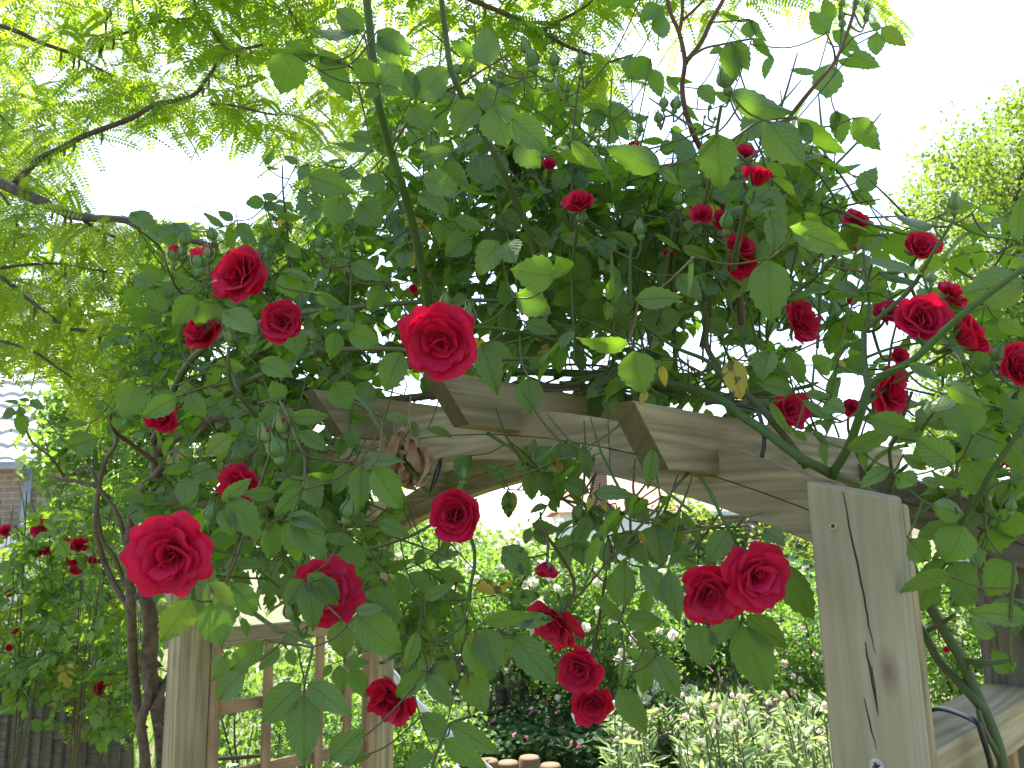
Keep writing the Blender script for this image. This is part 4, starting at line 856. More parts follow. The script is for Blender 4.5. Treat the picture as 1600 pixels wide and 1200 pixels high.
# --- background growth that fills the bush between the leaves read off the photograph
OUT = [(165, 470), (215, 360), (330, 395), (430, 350), (480, 270), (560, 265), (600, 215), (690, 215), (760, 150), (830, 180), (900, 215), (960, 215), (1060, 245), (1120, 205), (1180, 240), (1230, 262), (1290, 290), (1330, 330), (1380, 400), (1390, 470), (1330, 560), (1260, 640),
 (1150, 600), (1000, 600), (900, 575), (800, 590), (720, 600), (640, 640), (590, 690), (560, 740), (640, 800), (600, 880), (570, 960), (470, 965), (330, 960), (215, 860), (190, 760), (170, 640)]
CORE = [(260, 460), (400, 430), (480, 370), (560, 320), (660, 270), (780, 255), (900, 270), (1040, 290), (1150, 290), (1240, 330), (1270, 420), (1230, 560), (1120, 590), (960, 570), (820, 565), (700, 590), (600, 640), (520, 700), (540, 780), (560, 870), (440, 930), (330, 900), (250, 760), (230, 600)]
SIDE = [(1440, 300), (1600, 280), (1660, 700), (1600, 900), (1480, 960), (1430, 780), (1380, 680), (1420, 520)]
fr = random.Random(21)
def inside(poly):
    def f(q):
        x, y, d = topx(q); return inpoly(x, y, poly)
    return f
def fill(poly, n, dlo, dhi, Lsh, leafL, rnd, tint=0.3, rows=7, updir=0.5):
    xs = [p[0] for p in poly]; ys = [p[1] for p in poly]; k = 0; g = 0; okf = inside(poly)
    while k < n and g < n*30:
        g += 1
        x = rnd.uniform(min(xs), max(xs)); y = rnd.uniform(min(ys), max(ys))
        if not inpoly(x, y, poly): continue
        bd = beam_depth(x) if x < 1150 else 1.25
        if y < 575 and dlo > -0.2: bd = max(bd, 1.40)+0.14 if x < 1360 else max(bd, 1.25)
        d = bd+rnd.uniform(dlo, dhi)
        w_ = whose(x); d3 = (rdir(rnd)+V((0, 0, updir))).normalized()
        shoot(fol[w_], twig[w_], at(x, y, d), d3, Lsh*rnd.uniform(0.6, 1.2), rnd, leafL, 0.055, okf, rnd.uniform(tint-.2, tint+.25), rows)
        k += 1
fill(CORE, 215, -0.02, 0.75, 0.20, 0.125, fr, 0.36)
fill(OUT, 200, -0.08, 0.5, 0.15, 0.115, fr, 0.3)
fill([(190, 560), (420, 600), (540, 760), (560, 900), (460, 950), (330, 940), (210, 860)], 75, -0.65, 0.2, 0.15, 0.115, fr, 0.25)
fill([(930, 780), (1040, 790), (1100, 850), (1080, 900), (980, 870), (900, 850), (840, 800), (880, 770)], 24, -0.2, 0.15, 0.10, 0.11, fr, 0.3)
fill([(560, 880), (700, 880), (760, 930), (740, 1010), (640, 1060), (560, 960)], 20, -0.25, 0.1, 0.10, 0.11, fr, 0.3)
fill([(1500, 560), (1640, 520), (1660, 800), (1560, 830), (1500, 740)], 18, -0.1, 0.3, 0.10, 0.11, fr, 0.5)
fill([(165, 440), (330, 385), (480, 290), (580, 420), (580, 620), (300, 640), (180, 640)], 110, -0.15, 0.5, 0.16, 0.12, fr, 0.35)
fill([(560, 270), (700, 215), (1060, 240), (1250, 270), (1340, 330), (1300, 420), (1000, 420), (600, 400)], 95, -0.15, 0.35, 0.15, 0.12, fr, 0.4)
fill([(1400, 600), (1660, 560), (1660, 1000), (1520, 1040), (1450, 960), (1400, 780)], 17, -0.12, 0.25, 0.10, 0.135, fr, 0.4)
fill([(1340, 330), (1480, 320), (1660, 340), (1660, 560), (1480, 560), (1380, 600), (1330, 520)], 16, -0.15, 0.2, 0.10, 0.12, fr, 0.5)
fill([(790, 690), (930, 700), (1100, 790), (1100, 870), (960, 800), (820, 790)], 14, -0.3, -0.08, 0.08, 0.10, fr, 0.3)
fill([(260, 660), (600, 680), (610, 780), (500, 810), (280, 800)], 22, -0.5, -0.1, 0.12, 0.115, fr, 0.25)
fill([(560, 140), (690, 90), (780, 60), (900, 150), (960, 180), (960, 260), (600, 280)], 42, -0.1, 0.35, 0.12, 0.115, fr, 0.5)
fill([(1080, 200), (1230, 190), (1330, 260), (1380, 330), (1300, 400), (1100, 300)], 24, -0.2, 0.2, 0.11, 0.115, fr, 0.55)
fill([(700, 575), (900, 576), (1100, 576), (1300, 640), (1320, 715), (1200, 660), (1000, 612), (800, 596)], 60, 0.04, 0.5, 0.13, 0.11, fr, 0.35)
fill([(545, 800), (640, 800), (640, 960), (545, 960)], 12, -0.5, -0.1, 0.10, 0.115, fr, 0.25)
for i in range(26):          # old stems lying along the top of the beams
    x = fr.uniform(720, 1180); y = 596+max(0, x-850)*.12+fr.uniform(-16, 8); d = beam_depth(x)+fr.uniform(.06, .5); w_ = whose(x)
    tube(twig[w_], [at(x, y, d), at(x+60, y+fr.uniform(-22, 12), d-.03), at(x+130, y+fr.uniform(-30, 26), d-.06)], [.004, .0035, .0025], 6, (fr.uniform(.2, 1), 0, 0), 4, False)
fill([(110, 640), (240, 640), (255, 840), (190, 900), (100, 780)], 12, -0.25, 0.2, 0.10, 0.10, fr, 0.5)
# upright wiry stems standing in the bush
for i in range(34):
    x = fr.uniform(420, 1280); y0 = fr.uniform(480, 600); d = beam_depth(min(x, 1150))+fr.uniform(-.05, .5); w_ = whose(x)
    h = fr.uniform(80, 220); dx = fr.uniform(-90, 90)
    tube(twig[w_], [at(x, y0, d), at(x+dx*.4, y0-h*.5, d), at(x+dx, y0-h, d)], [.0026, .0022, .0014], 5, (fr.uniform(0, .6), 0, 0), 3, False)

# --- twigs that tie every leaf, bud and bloom to the nearest cane
for w_ in (0, 1):
    net = list(cane_pts[w_])[::2]
    items = [(p, 0.0011, None) for p in leaf_base[w_]]+[(p, r, dr) for p, r, dr in stems[w_]]
    merged = []
    for p, r, dr in items:
        if dr is None and any((p-m[0]).length < 0.012 for m in merged): continue
        merged.append((p, r, dr))
    todo = [(min((p-q).length for q in net), i) for i, (p, r, dr) in enumerate(merged)]
    todo.sort()
    for _, i in todo:
        p, r, dr = merged[i]
        q = min(net, key=lambda a: (a-p).length+2.5*max(0, (p-a).dot(FW)-0.004)); dist = (q-p).length
        if dist < 0.004: continue
        if dist > 0.32: q = p+V((fr.uniform(-.04, .04), 0.16, -0.14)); dist = (q-p).length
        m = p.lerp(q, 0.5)+V((0, 0.10*dist, -0.08*dist))+rdir(fr)*0.04*dist
        if dr is not None: m = m*0.4+(p+dr*dist*0.5)*0.6
        P = tube(twig[w_], [p, m, q], [r, r*1.1, r*1.25], 5, (fr.uniform(0.0, 0.65), 0, 0), 5, False)
        net.extend(P[1:-1:2])
for w_ in (0, 1):
    merge(fol[w_], twig[w_]); fol[w_].build('foliage', [M_ROSELEAF, M_CANE], ROSES[w_])
# withered brown leaf bunch hanging on the left plant, in front of the beam
dl = MB(); dr_ = random.Random(5)
for i in range(16):
    x = 640+dr_.uniform(-22, 22); y = 680+dr_.uniform(-12, 25)
    b = at(x, y, 1.28+dr_.uniform(-.03, .03)); t = b+V((dr_.uniform(-.025, .02), dr_.uniform(-.02, .02), -dr_.uniform(.04, .075)))
    leaf(dl, b, t, dr_.uniform(.018, .034), rdir(dr_), (dr_.random(), 0, 0), dr_, rows=8, serr=.12, fold=.7, curl=.5, wav=.35, five=True)
tube(dl, [at(645, 690, 1.28), at(640, 660, 1.3), at(642, 620, 1.4)], .0012, 4, (0.2, 0, 0), 3, False)
o = dl.build('withered_leaf', M_DEAD, roseL); o['label'] = 'bunch of crisp brown dead leaves hanging at the beam'

# ================================================================== TREES
lr = random.Random(31)
def frond(mb, base, d, Ln, rnd, tint, lw=0.0112, ll=0.033):
    d = d.normalized(); up = V((0, 0, 1)); n = max(8, int(Ln/0.0145)); p = base.copy(); st = Ln/n
    nn = (up*0.7+(base-CAM).normalized()*-0.75+rdir(rnd)*0.5).normalized()
    for i in range(n):
        d = (d+V((0, 0, -0.035))).normalized(); p = p+d*st
        if i < 1: continue
        s = d.cross(nn).normalized(); k = 1-0.55*(i/n)**3
        for sg in (-1, 1):
            ld = (s*sg*0.9+d*0.42+V((0, 0, -.1))).normalized()
            t = (min(1, max(0, tint+rnd.uniform(-.22, .22))), 0, 0)
            quadleaf(mb, p, ld, nn, ll*k*rnd.uniform(.85, 1.1), lw*rnd.uniform(.9, 1.15), t)
    return p
locust = empty('honey_locust_tree', (-5.2, 4.6, 0), 'tree with feathery yellow-green leaflets arching over from the left', 'tree')
lc = MB(); lb_pts = []
def lbranch(pts, r):
    mb = MB(); P = [at(*p) for p in pts]; k = len(P)
    rr = [0.78*(r[0]+(r[1]-r[0])*i/(k-1))*pts[i][2]/F for i in range(k)]
    Q = tube(mb, P, rr, 7, (0.5, 0, 0), 5); mb.build('branch', M_TREEBARK, locust); lb_pts.extend(Q[2:]); return Q
tm = MB(); tube(tm, [V((-5.2, 4.6, -.1)), V((-5.15, 4.65, 1.2)), V((-5.0, 4.6, 2.6)), V((-4.6, 4.4, 3.8)), V((-4.0, 4.2, 5.2))], [.17, .15, .14, .11, .06], 12, (0.5, 0, 0), 5); tm.build('trunk', M_TREEBARK, locust)
J = topx(V((-4.95, 4.6, 2.8)))
lbranch([(J[0], J[1], J[2]), (-200, 190, 3.9), (0, 285, 3.3), (60, 312, 3.2), (110, 335, 3.1), (150, 341, 3.05), (200, 345, 3.0), (250, 365, 2.95), (340, 385, 2.9)], (14, 5))
lbranch([(20, 290, 3.28), (60, 250, 3.3), (100, 230, 3.3), (130, 213, 3.3), (205, 185, 3.3), (240, 165, 3.3), (300, 150, 3.3), (325, 120, 3.3), (355, 85, 3.35), (410, 70, 3.4)], (7, 3))
lbranch([(125, 338, 3.1), (150, 358, 3.1), (180, 370, 3.1)], (5, 3))
lbranch([(-160, 5, 3.8), (0, 40, 3.5), (60, 65, 3.5), (115, 85, 3.5), (150, 105, 3.5), (215, 140, 3.5)], (6, 2))
lbranch([(155, 90, 3.5), (165, 62, 3.5), (200, 50, 3.5), (240, 35, 3.5), (300, 28, 3.5)], (4, 2))
lbranch([(165, 62, 3.5), (166, 35, 3.5), (172, 15, 3.5)], (2.5, 1.5))
lbranch([(298, -20, 3.6), (310, 20, 3.6), (330, 45, 3.6), (350, 72, 3.5), (372, 88, 3.45)], (4, 3))
lbranch([(330, 163, 3.3), (365, 165, 3.3), (420, 178, 3.3), (455, 180, 3.35), (500, 200, 3.4)], (3, 1.5))
lbranch([(440, -30, 3.6), (450, 10, 3.6), (470, 45, 3.6), (490, 75, 3.6)], (3, 2))
lbranch([(640, -40, 3.8), (730, -3, 3.7), (790, 22, 3.7), (845, 48, 3.65), (885, 72, 3.6), (930, 88, 3.6), (945, 98, 3.6), (990, 85, 3.6)], (6, 2))
lbranch([(848, 48, 3.65), (880, 30, 3.65), (915, 10, 3.65), (935, -10, 3.65)], (4, 2))
lbranch([(-60, 390, 3.3), (0, 432, 3.2), (30, 455, 3.2), (60, 480, 3.2), (100, 510, 3.2), (130, 516, 3.2), (195, 525, 3.2), (240, 510, 3.2), (290, 505, 3.2)], (5, 3))
lbranch([(195, 525, 3.2), (205, 550, 3.2)], (3, 2))
lbranch([(-60, 515, 3.3), (0, 532, 3.2), (50, 548, 3.2), (90, 575, 3.2), (112, 590, 3.2)], (4, 2))
lbranch([(-40, 425, 3.4), (30, 415, 3.4), (90, 412, 3.4), (150, 422, 3.4), (200, 428, 3.4), (260, 430, 3.4)], (3.5, 2))
lbranch([(100, 420, 3.4), (108, 445, 3.4), (110, 480, 3.4), (120, 500, 3.4)], (3, 2))
lbranch([(0, 300, 3.4), (25, 340, 3.4), (20, 370, 3.4), (0, 385, 3.4)], (2.5, 1.5))
lbranch([(0, 180, 3.5), (30, 205, 3.5), (70, 195, 3.5)], (3, 2))
HOLE = [(140, 225), (215, 205), (300, 225), (340, 262), (440, 262), (470, 305), (400, 330), (300, 332), (215, 326), (120, 300), (128, 255)]
HOLE2 = [(30, 60), (60, 75), (55, 100), (25, 100)]
def frond_cluster(p, rnd, n, size=1.0, tint=0.5):
    for k in range(n):
        a = rnd.random()*6.283; d = V((math.cos(a), math.sin(a), rnd.uniform(-1.1, 0.2)))
        Ln = rnd.uniform(.17, .30)*size; tip = p+d.normalized()*Ln
        x, y, dd = topx(tip)
        if inpoly(x, y, HOLE) and rnd.random() < .9: continue
        if x < 95 and y > 585: continue
        frond(lc, p, d, Ln, rnd, tint)
for q in lb_pts[::2]:
    x, y, d = topx(q)
    if not (-150 < x < 1400 and -150 < y < 700): continue
    if inpoly(x, y, HOLE): continue
    frond_cluster(q, lr, lr.choice((1, 1, 2)), 1.0, lr.uniform(.3, .75))
LREG = [([(-60, -60), (430, -60), (430, 215), (330, 215), (230, 200), (120, 215), (-60, 225)], 300, 3.3, 5.2), ([(430, -60), (720, -60), (735, 60), (690, 180), (620, 240), (560, 300), (470, 260), (430, 200)], 185, 3.4, 5.4),
 ([(720, -60), (1010, -60), (960, 110), (860, 210), (780, 160)], 100, 3.6, 5.0), ([(-60, 220), (120, 225), (115, 300), (-60, 330)], 42, 3.3, 4.8),
 ([(-60, 340), (130, 330), (300, 350), (460, 330), (520, 300), (560, 330), (480, 420), (330, 460), (300, 560), (200, 600), (100, 590), (-60, 600)], 350, 3.25, 5.0), ([(70, 580), (260, 560), (260, 640), (110, 640)], 20, 3.2, 4.2),
 ([(1010, -80), (1200, -80), (1180, 20), (1050, 60)], 18, 3.4, 4.4), ([(1200, -80), (1400, -80), (1370, 20), (1220, 10)], 12, 3.4, 4.2), ([(820, 140), (960, 90), (980, 180), (880, 210)], 22, 3.3, 4.2)]
for poly, n, dl_, dh_ in LREG:
    xs = [p[0] for p in poly]; ys = [p[1] for p in poly]; k = 0
    while k < n:
        x = lr.uniform(min(xs), max(xs)); y = lr.uniform(min(ys), max(ys))
        if not inpoly(x, y, poly) or inpoly(x, y, HOLE) or (x < 110 and y > 575): continue
        p = at(x, y, lr.uniform(dl_, dh_)); frond_cluster(p, lr, 4, 1.0, lr.uniform(.25, .8)); k += 1
        if lr.random() < .35: tube(lc, [p, p+V((lr.uniform(-.15, -.05), lr.uniform(-.1, .1), lr.uniform(0, .1))), p+V((-.25, .05, .12))], .0018, 4, (0, 0, 0), 2, False, 1)
# unseen leaf clusters added above the frame to shade the arch
for i in range(350):
    p = V((lr.uniform(-1.7, 1.1), lr.uniform(1.9, 4.1), lr.uniform(4.15, 5.0)))
    if topx(p)[1] > -70: continue
    for k in range(3):
        a = lr.random()*6.283; d = V((math.cos(a), math.sin(a), lr.uniform(-.5, .2))); nn = (V((0, 0, 1))+rdir(lr)*.4).normalized()
        q = p.copy()
        for s in range(7):
            q = q+d.normalized()*.045; sd = d.cross(nn).normalized()
            for sg in (-1, 1): quadleaf(lc, q, (sd*sg+d*.4).normalized(), nn, .075, .04, (lr.random(), 0, 0))
lo = lc.build('crown', [M_LOCUST, M_TREEBARK], locust, False)
# hanging brown catkin-like tassels
ct = MB()
for i in range(70):
    q = lr.choice(lb_pts); x, y, d = topx(q)
    if not (0 < x < 950 and 0 < y < 600): continue
    L_ = lr.uniform(.03, .07)
    tube(ct, [q, q+V((.005, 0, -L_*.5)), q+V((0, .004, -L_))], [.003, .006, .003], 5, (0.5, 0, 0), 2)
ct.build('blossoms', plain('tassel', (0.10, 0.085, 0.02), (0.17, 0.14, 0.04), 80, .9), locust)

def px_cloud(mb, poly, n, dlo, dhi, size, rnd, tint=(.2, .9), clump=None, asp=.6, zmin=0.02, six=False, holes=0.0):
    """leaves through a volume: clumps first, then leaves round each clump"""
    xs = [p[0] for p in poly]; ys = [p[1] for p in poly]
    cl = clump or 0.25; nc = max(6, n//110); C = []
    while len(C) < nc:
        x = rnd.uniform(min(xs), max(xs)); y = rnd.uniform(min(ys), max(ys))
        if inpoly(x, y, poly): C.append((at(x, y, rnd.uniform(dlo, dhi)), rnd.uniform(*tint), rnd.uniform(.5, 1.2)))
    for i in range(n):
        c, t, s = C[i % nc]
        p = c+rdir(rnd)*cl*s*rnd.random()**.6
        if p.z < zmin: continue
        quadleaf(mb, p, (rdir(rnd)+V((0, 0, -.3))).normalized(), (V((0, 0, 1))+rdir(rnd)*.8).normalized(), size*rnd.uniform(.7, 1.25), size*asp*rnd.uniform(.8, 1.2), (min(1, max(0, t+rnd.uniform(-.2, .2))), 0, 0), six)
    return C
def limb_net(mb, root, C, rnd, r0, r1, n=10, seg=6):
    for c, t, s in rnd.sample(C, min(n, len(C))):
        m = root.lerp(c, .5)+rdir(rnd)*.12*(c-root).length
        tube(mb, [root, m, c], [r0, (r0+r1)/2, r1], seg, (0.5, 0, 0), 4)
def make_tree(name, label, poly, n, dlo, dhi, size, rootx, rootd, mat, cl, r0, rnd, cat='tree', group=None, tint=(.2, .9), fork=.45, six=False):
    g = at(rootx, 840, rootd); g.z = 0
    e = empty(name, g, label, cat, group)
    mb = MB(); C = px_cloud(mb, poly, n, dlo, dhi, size, rnd, tint, cl, six=six); mb.build('crown', mat, e, False)
    zc = sum((c[0].z for c in C), 0)/len(C); xc = sum((c[0].x for c in C), 0)/len(C); yc = sum((c[0].y for c in C), 0)/len(C)
    f = V((g.x+(xc-g.x)*.3, g.y+(yc-g.y)*.3, zc*fork))
    tb = MB(); tube(tb, [g-V((0, 0, .1)), g.lerp(f, .5)+V((r0*.4, 0, 0)), f], [r0*1.25, r0, r0*.85], 10, (.5, 0, 0), 5)
    limb_net(tb, f, C, rnd, r0*.55, r0*.12, 14)
    tb.build('trunk', M_TREEBARK, e)
    return e, C
make_tree('broadleaf_tree', 'bright sunlit broadleaf tree rising against the sky behind the right-hand roses', [(1415, 330), (1450, 250), (1500, 215), (1560, 170), (1700, 120), (1750, 500), (1720, 700), (1500, 720), (1430, 680), (1440, 560), (1470, 430), (1420, 380)], 48000, 11, 15.5, .09, 1640, 12.5, M_TREELEAF, .55, .16, random.Random(41))
make_tree('broadleaf_tree', 'pale sunlit tree glimpsed between leaves left of the trunk, beside the tiled house', [(80, 610), (260, 590), (330, 700), (300, 830), (120, 830), (75, 720)], 9000, 5.4, 7.0, .075, 190, 6.4, M_SHRUB, .28, .06, random.Random(42))
make_tree('broadleaf_tree', 'light feathery tree seen through the arch beyond the white rose', [(560, 800), (660, 780), (760, 850), (800, 900), (760, 1000), (600, 1000), (550, 900)], 9000, 8.5, 11, .075, 660, 10, M_SHRUB, .35, .08, random.Random(43))
make_tree('broadleaf_tree', 'pale tree peeping under the beam, next to the far brick wall', [(1030, 775), (1130, 790), (1300, 830), (1310, 900), (1180, 900), (1080, 860)], 3500, 13, 16, .10, 1200, 15.5, M_TREELEAF, .45, .1, random.Random(44))

# ================================================================== GARDEN BEYOND
gr_ = random.Random(51)
ground = MB(); ground.add([V((-150, -20, 0)), V((150, -20, 0)), V((150, 300, 0)), V((-150, 300, 0))], [(0, 1, 2, 3)])
go = ground.build('ground', plain('soil', (0.07, 0.075, 0.03), (0.14, 0.13, 0.06), 1.5, 0.95), None, False); go['kind'] = 'structure'
def box(mb, c, sx, sy, sz, rot=0.0, tint=(.5, 0, 0), mi=0):
    cs, sn = math.cos(rot), math.sin(rot); vs = []
    for dx in (-.5, .5):
        for dy in (-.5, .5):
            for dz in (-.5, .5):
                x, y = dx*sx, dy*sy; vs.append(V((c[0]+x*cs-y*sn, c[1]+x*sn+y*cs, c[2]+dz*sz)))
    mb.add(vs, [(0, 1, 3, 2), (4, 6, 7, 5), (0, 4, 5, 1), (2, 3, 7, 6), (0, 2, 6, 4), (1, 5, 7, 3)], tint, None, mi)
def gat(x, d, z=0.0):
    p = at(x, 840, d); p.z = z; return p
# --- brick and tile
def brick_mat(name, a, b, mortar, sc_):
    m, nt, out = newmat(name); tc = N(nt, 'TexCoord')
    sp = N(nt, 'SeparateXYZ'); L(nt, tc.outputs['Object'], sp.inputs[0]); cb = N(nt, 'CombineXYZ')
    L(nt, mth(nt, 'ADD', sp.outputs[0], sp.outputs[1]), cb.inputs[0]); L(nt, sp.outputs[2], cb.inputs[1])
    br = N(nt, 'TexBrick'); L(nt, cb.outputs[0], br.inputs['Vector'])
    br.inputs['Scale'].default_value = sc_; br.inputs['Color1'].default_value = (*a, 1); br.inputs['Color2'].default_value = (*b, 1); br.inputs['Mortar'].default_value = (*mortar, 1)
    br.inputs['Mortar Size'].default_value = .012; br.inputs['Brick Width'].default_value = .22; br.inputs['Row Height'].default_value = .075
    c = mixc(nt, mth(nt, 'MULTIPLY', noise_(nt, tc.outputs['Object'], 9, 4), .5), br.outputs['Color'], tuple(x*.45 for x in a))
    p = N(nt, 'BsdfPrincipled'); L(nt, c, p.inputs['Base Color']); p.inputs['Roughness'].default_value = .85
    bn = N(nt, 'Bump'); bn.inputs['Strength'].default_value = .6; bn.inputs['Distance'].default_value = .01; bn.invert = True
    L(nt, br.outputs['Fac'], bn.inputs['Height']); L(nt, bn.outputs[0], p.inputs['Normal']); L(nt, p.outputs[0], out.inputs[0]); return m
M_BRICKR = brick_mat('red_brick', (.30, .12, .075), (.22, .085, .06), (.36, .32, .27), 1.0)
M_BRICKG = brick_mat('brown_brick', (.30, .215, .16), (.22, .16, .125), (.33, .29, .24), 1.0)
M_TILE = plain('glazed_tile', (.50, .49, .48), (.62, .61, .60), 3, .30, 0)
M_TILER = plain('red_tile', (.24, .09, .06), (.34, .14, .09), 6, .7, .3)
M_WHITE = plain('white_paint', (.74, .74, .72), (.82, .82, .80), 5, .5)
M_PIPE = plain('grey_pipe', (.20, .23, .26), (.26, .29, .32), 5, .45)
M_GLASS = plain('window_glass', (.03, .035, .04), (.05, .055, .06), 2, .06)
# house on the left
hx0, hx1 = gat(-420, 10).x, gat(52, 10).x; hy = gat(0, 10).y; ez = at(20, 726, 10).z
house = empty('brick_house', V((hx1, hy, 0)), 'brown brick house with shiny white-glinting tiled roof and grey downpipe', 'house')
mb = MB(); box(mb, ((hx0+hx1)/2, hy+3.5, ez/2), hx1-hx0, 7, ez); mb.build('wall', M_BRICKG, house, False)
mb = MB(); rows = 15; rw = .31; wv = .24; n = int((hx1-hx0+.7)/(wv/6)); slope = rad(42)
for r in range(rows):
    y0 = hy-.32+r*rw*math.cos(slope); z0 = ez+.02+r*rw*math.sin(slope); y1 = y0+rw*1.03*math.cos(slope); z1 = z0+rw*1.03*math.sin(slope)
    vs = []
    for i in range(n+1):
        x = hx0-.2+i*wv/6; h = .035*abs(math.sin(i*math.pi/6))
        vs += [V((x, y0, z0+.0+h)), V((x, y0-.012, z0+.035+h)), V((x, y1, z1+h))]
    fs = []
    for i in range(n):
        a = i*3; fs += [(a, a+3, a+4, a+1), (a+1, a+4, a+5, a+2)]
    mb.add(vs, fs)
mb.build('roof', M_TILE, house, False)
mb = MB(); tube(mb, [V((hx0, hy-.34, ez-.02)), V((hx1+.25, hy-.34, ez-.02))], .055, 10, (.5, 0, 0), 1); mb.build('gutter', M_PIPE, house)
mb = MB(); tube(mb, [gat(35, 9.9, ez-.05), gat(34, 9.9, 1.2), gat(34, 9.9, 0)], .045, 10, (.5, 0, 0), 2); mb.build('downpipe', M_PIPE, house)
mb = MB(); q = at(20, 850, 9.0); box(mb, (q.x-1.0, q.y, q.z), 3.0, .5, .16); box(mb, (q.x-1.0, q.y+.05, q.z/2-.04), 2.9, .35, q.z-.1); mb.build('ledge', M_WHITE, house, False)
# red-roofed house far behind
p0 = gat(965, 24); hz = at(900, 800, 24).z
h2 = empty('red_roof_house', p0, 'far house with red tiled roof and brick chimney, glimpsed under the beam', 'house')
mb = MB(); box(mb, (p0.x, p0.y+2.5, hz/2), 3.4, 5, hz); mb.build('wall', M_WHITE, h2, False)
mb = MB(); zr = hz+1.3
xa, xb = p0.x-1.95, p0.x+1.95; ya, yb = p0.y-.25, p0.y+5.25
mb.add([V((xa, ya, hz)), V((xb, ya, hz)), V((xb, yb, hz)), V((xa, yb, hz)), V((p0.x-1.2, (ya+yb)/2, zr)), V((p0.x+1.2, (ya+yb)/2, zr))], [(0, 1, 5, 4), (1, 2, 5), (2, 3, 4, 5), (3, 0, 4), (3, 2, 1, 0)])
rf = mb.build('roof', M_TILER, h2, False)
mb = MB(); c = at(935, 760, 24.6); box(mb, (c.x, c.y, c.z-.1), .5, .5, 1.0); box(mb, (c.x, c.y, c.z+.44), .6, .6, .1); mb.build('chimney', M_BRICKR, rf, False)
# garden wall
a = gat(1020, 15); b = gat(1420, 15); zt_ = at(1110, 806, 15).z
gw = empty('brick_garden_wall', a, 'red brick garden wall with pale coping and ivy, beneath the beam', 'wall')
mb = MB(); box(mb, ((a.x+b.x)/2, a.y, zt_/2), b.x-a.x, .22, zt_); mb.build('wall', M_BRICKR, gw, False)
mb = MB(); box(mb, ((a.x+b.x)/2, a.y, zt_+.04), b.x-a.x+.06, .34, .08); mb.build('coping', M_WHITE, gw, False)
mb = MB(); px_cloud(mb, [(1115, 800), (1165, 805), (1160, 850), (1120, 840)], 700, 14.5, 14.75, .07, gr_, (.1, .6), .2); mb.build('ivy', M_IVY, gw, False)

# --- shrubs
def shrub(name, label, poly, n, dlo, dhi, size, rootx, rootd, mat, cl, cat, seed, stems_=8, r0=.012, tint=(.2, .9), asp=.6, flowers=None, group=None, six=False):
    rnd = random.Random(seed); g = gat(rootx, rootd); e = empty(name, g, label, cat, group)
    mb = MB(); C = px_cloud(mb, poly, n, dlo, dhi, size, rnd, tint, cl, asp, six=six); 
    sm = MB(); limb_net(sm, g-V((0, 0, .05)), C, rnd, r0, r0*.3, stems_, 5); merge(mb, sm)
    mb.build('foliage', [mat, M_TREEBARK], e, False)
    if flowers:
        nf, fs_, fm, fname = flowers; src = None; Cf = sorted(C, key=lambda q: q[0].y)[:max(8, int(len(C)*.4))]
        for i in range(nf):
            c, t, s = rnd.choice(Cf); p = c+V((rnd.uniform(-1, 1)*cl, -(.7+.7*rnd.random())*cl, rnd.uniform(-.9, 1)*cl))
            if p.z < .1: continue
            if src is None or i % 12 == 0:
                fb = MB(); 
                for k in range(14):
                    d = rdir(rnd); d.y = -abs(d.y); quadleaf(fb, V((0, 0, 0)), d, rdir(rnd), fs_*rnd.uniform(.4, .6), fs_*.55, (rnd.random(), 0, 0), True)
                o = fb.build(fname, fm, None); src = o
            else:
                o = src.copy(); COL.objects.link(o)
            o.parent = e; o.location = p-e.location; o.rotation_euler = (0, rnd.random()*6, 0); k = rnd.uniform(.7, 1.25); o.scale = (k, k, k)
    return e
M_WFLOW = leaf_mat('white_petal', (.70, .70, .64), (.80, .79, .74), (.8, .8, .76), (.8, .8, .74), .5, .6, veins=False)
M_PFLOW = leaf_mat('pink_petal', (.66, .54, .52), (.78, .70, .66), (.75, .65, .62), (.75, .62, .58), .45, .6, veins=False)
M_MFLOW = leaf_mat('magenta_petal', (.45, .10, .28), (.55, .18, .36), (.5, .2, .35), (.5, .1, .3), .25, .6, veins=False)
shrub('white_rose_shrub', 'white-flowered rambling rose with small pale blooms, seen through the arch', [(720, 900), (800, 860), (900, 865), (1000, 900), (1050, 980), (1030, 1060), (940, 1085), (830, 1060), (740, 1000)], 21000, 5.9, 7.9, .055, 795, 7.2, M_SHRUB, .30, 'shrub', 61, 9, .03, flowers=(98, .075, M_WFLOW, 'white_bloom'))
shrub('white_rose_shrub', 'second pale-flowered shrub left of the white rose, behind the picket fence', [(560, 900), (640, 880), (730, 930), (720, 1020), (600, 1040), (560, 1000)], 7000, 7.2, 8.4, .055, 650, 7.8, M_SHRUB, .26, 'shrub', 62, 7, .02, flowers=(28, .08, M_WFLOW, 'white_bloom'))
shrub('ivy_hedge', 'dark leafy ivy hedge behind the pair of roses at the near post', [(560, 960), (700, 930), (800, 920), (1010, 880), (1120, 890), (1290, 890), (1320, 1100), (1200, 1130), (800, 1130), (560, 1110)], 26000, 8.4, 9.8, .085, 1130, 8.2, M_IVY, .30, 'hedge', 63, 10, .02, (.1, .8), .85)  # stretched left as an added dark backdrop that blocks the bright ground
shrub('garden_shrub', 'sunlit yellow-green shrub against the left edge of the near post', [(1170, 940), (1250, 900), (1310, 900), (1320, 1100), (1240, 1110), (1180, 1040)], 7000, 6.0, 7.0, .045, 1250, 6.5, M_SHRUB, .24, 'shrub', 64, 8, .015, flowers=(30, .05, M_PFLOW, 'blossom'))
shrub('garden_shrub', 'bright sunlit shrub visible between the near post and the dark far post', [(1400, 880), (1560, 870), (1640, 900), (1620, 1090), (1450, 1110), (1400, 1000)], 8500, 6.0, 7.4, .06, 1490, 6.8, M_SHRUB, .28, 'shrub', 65, 8, .015)
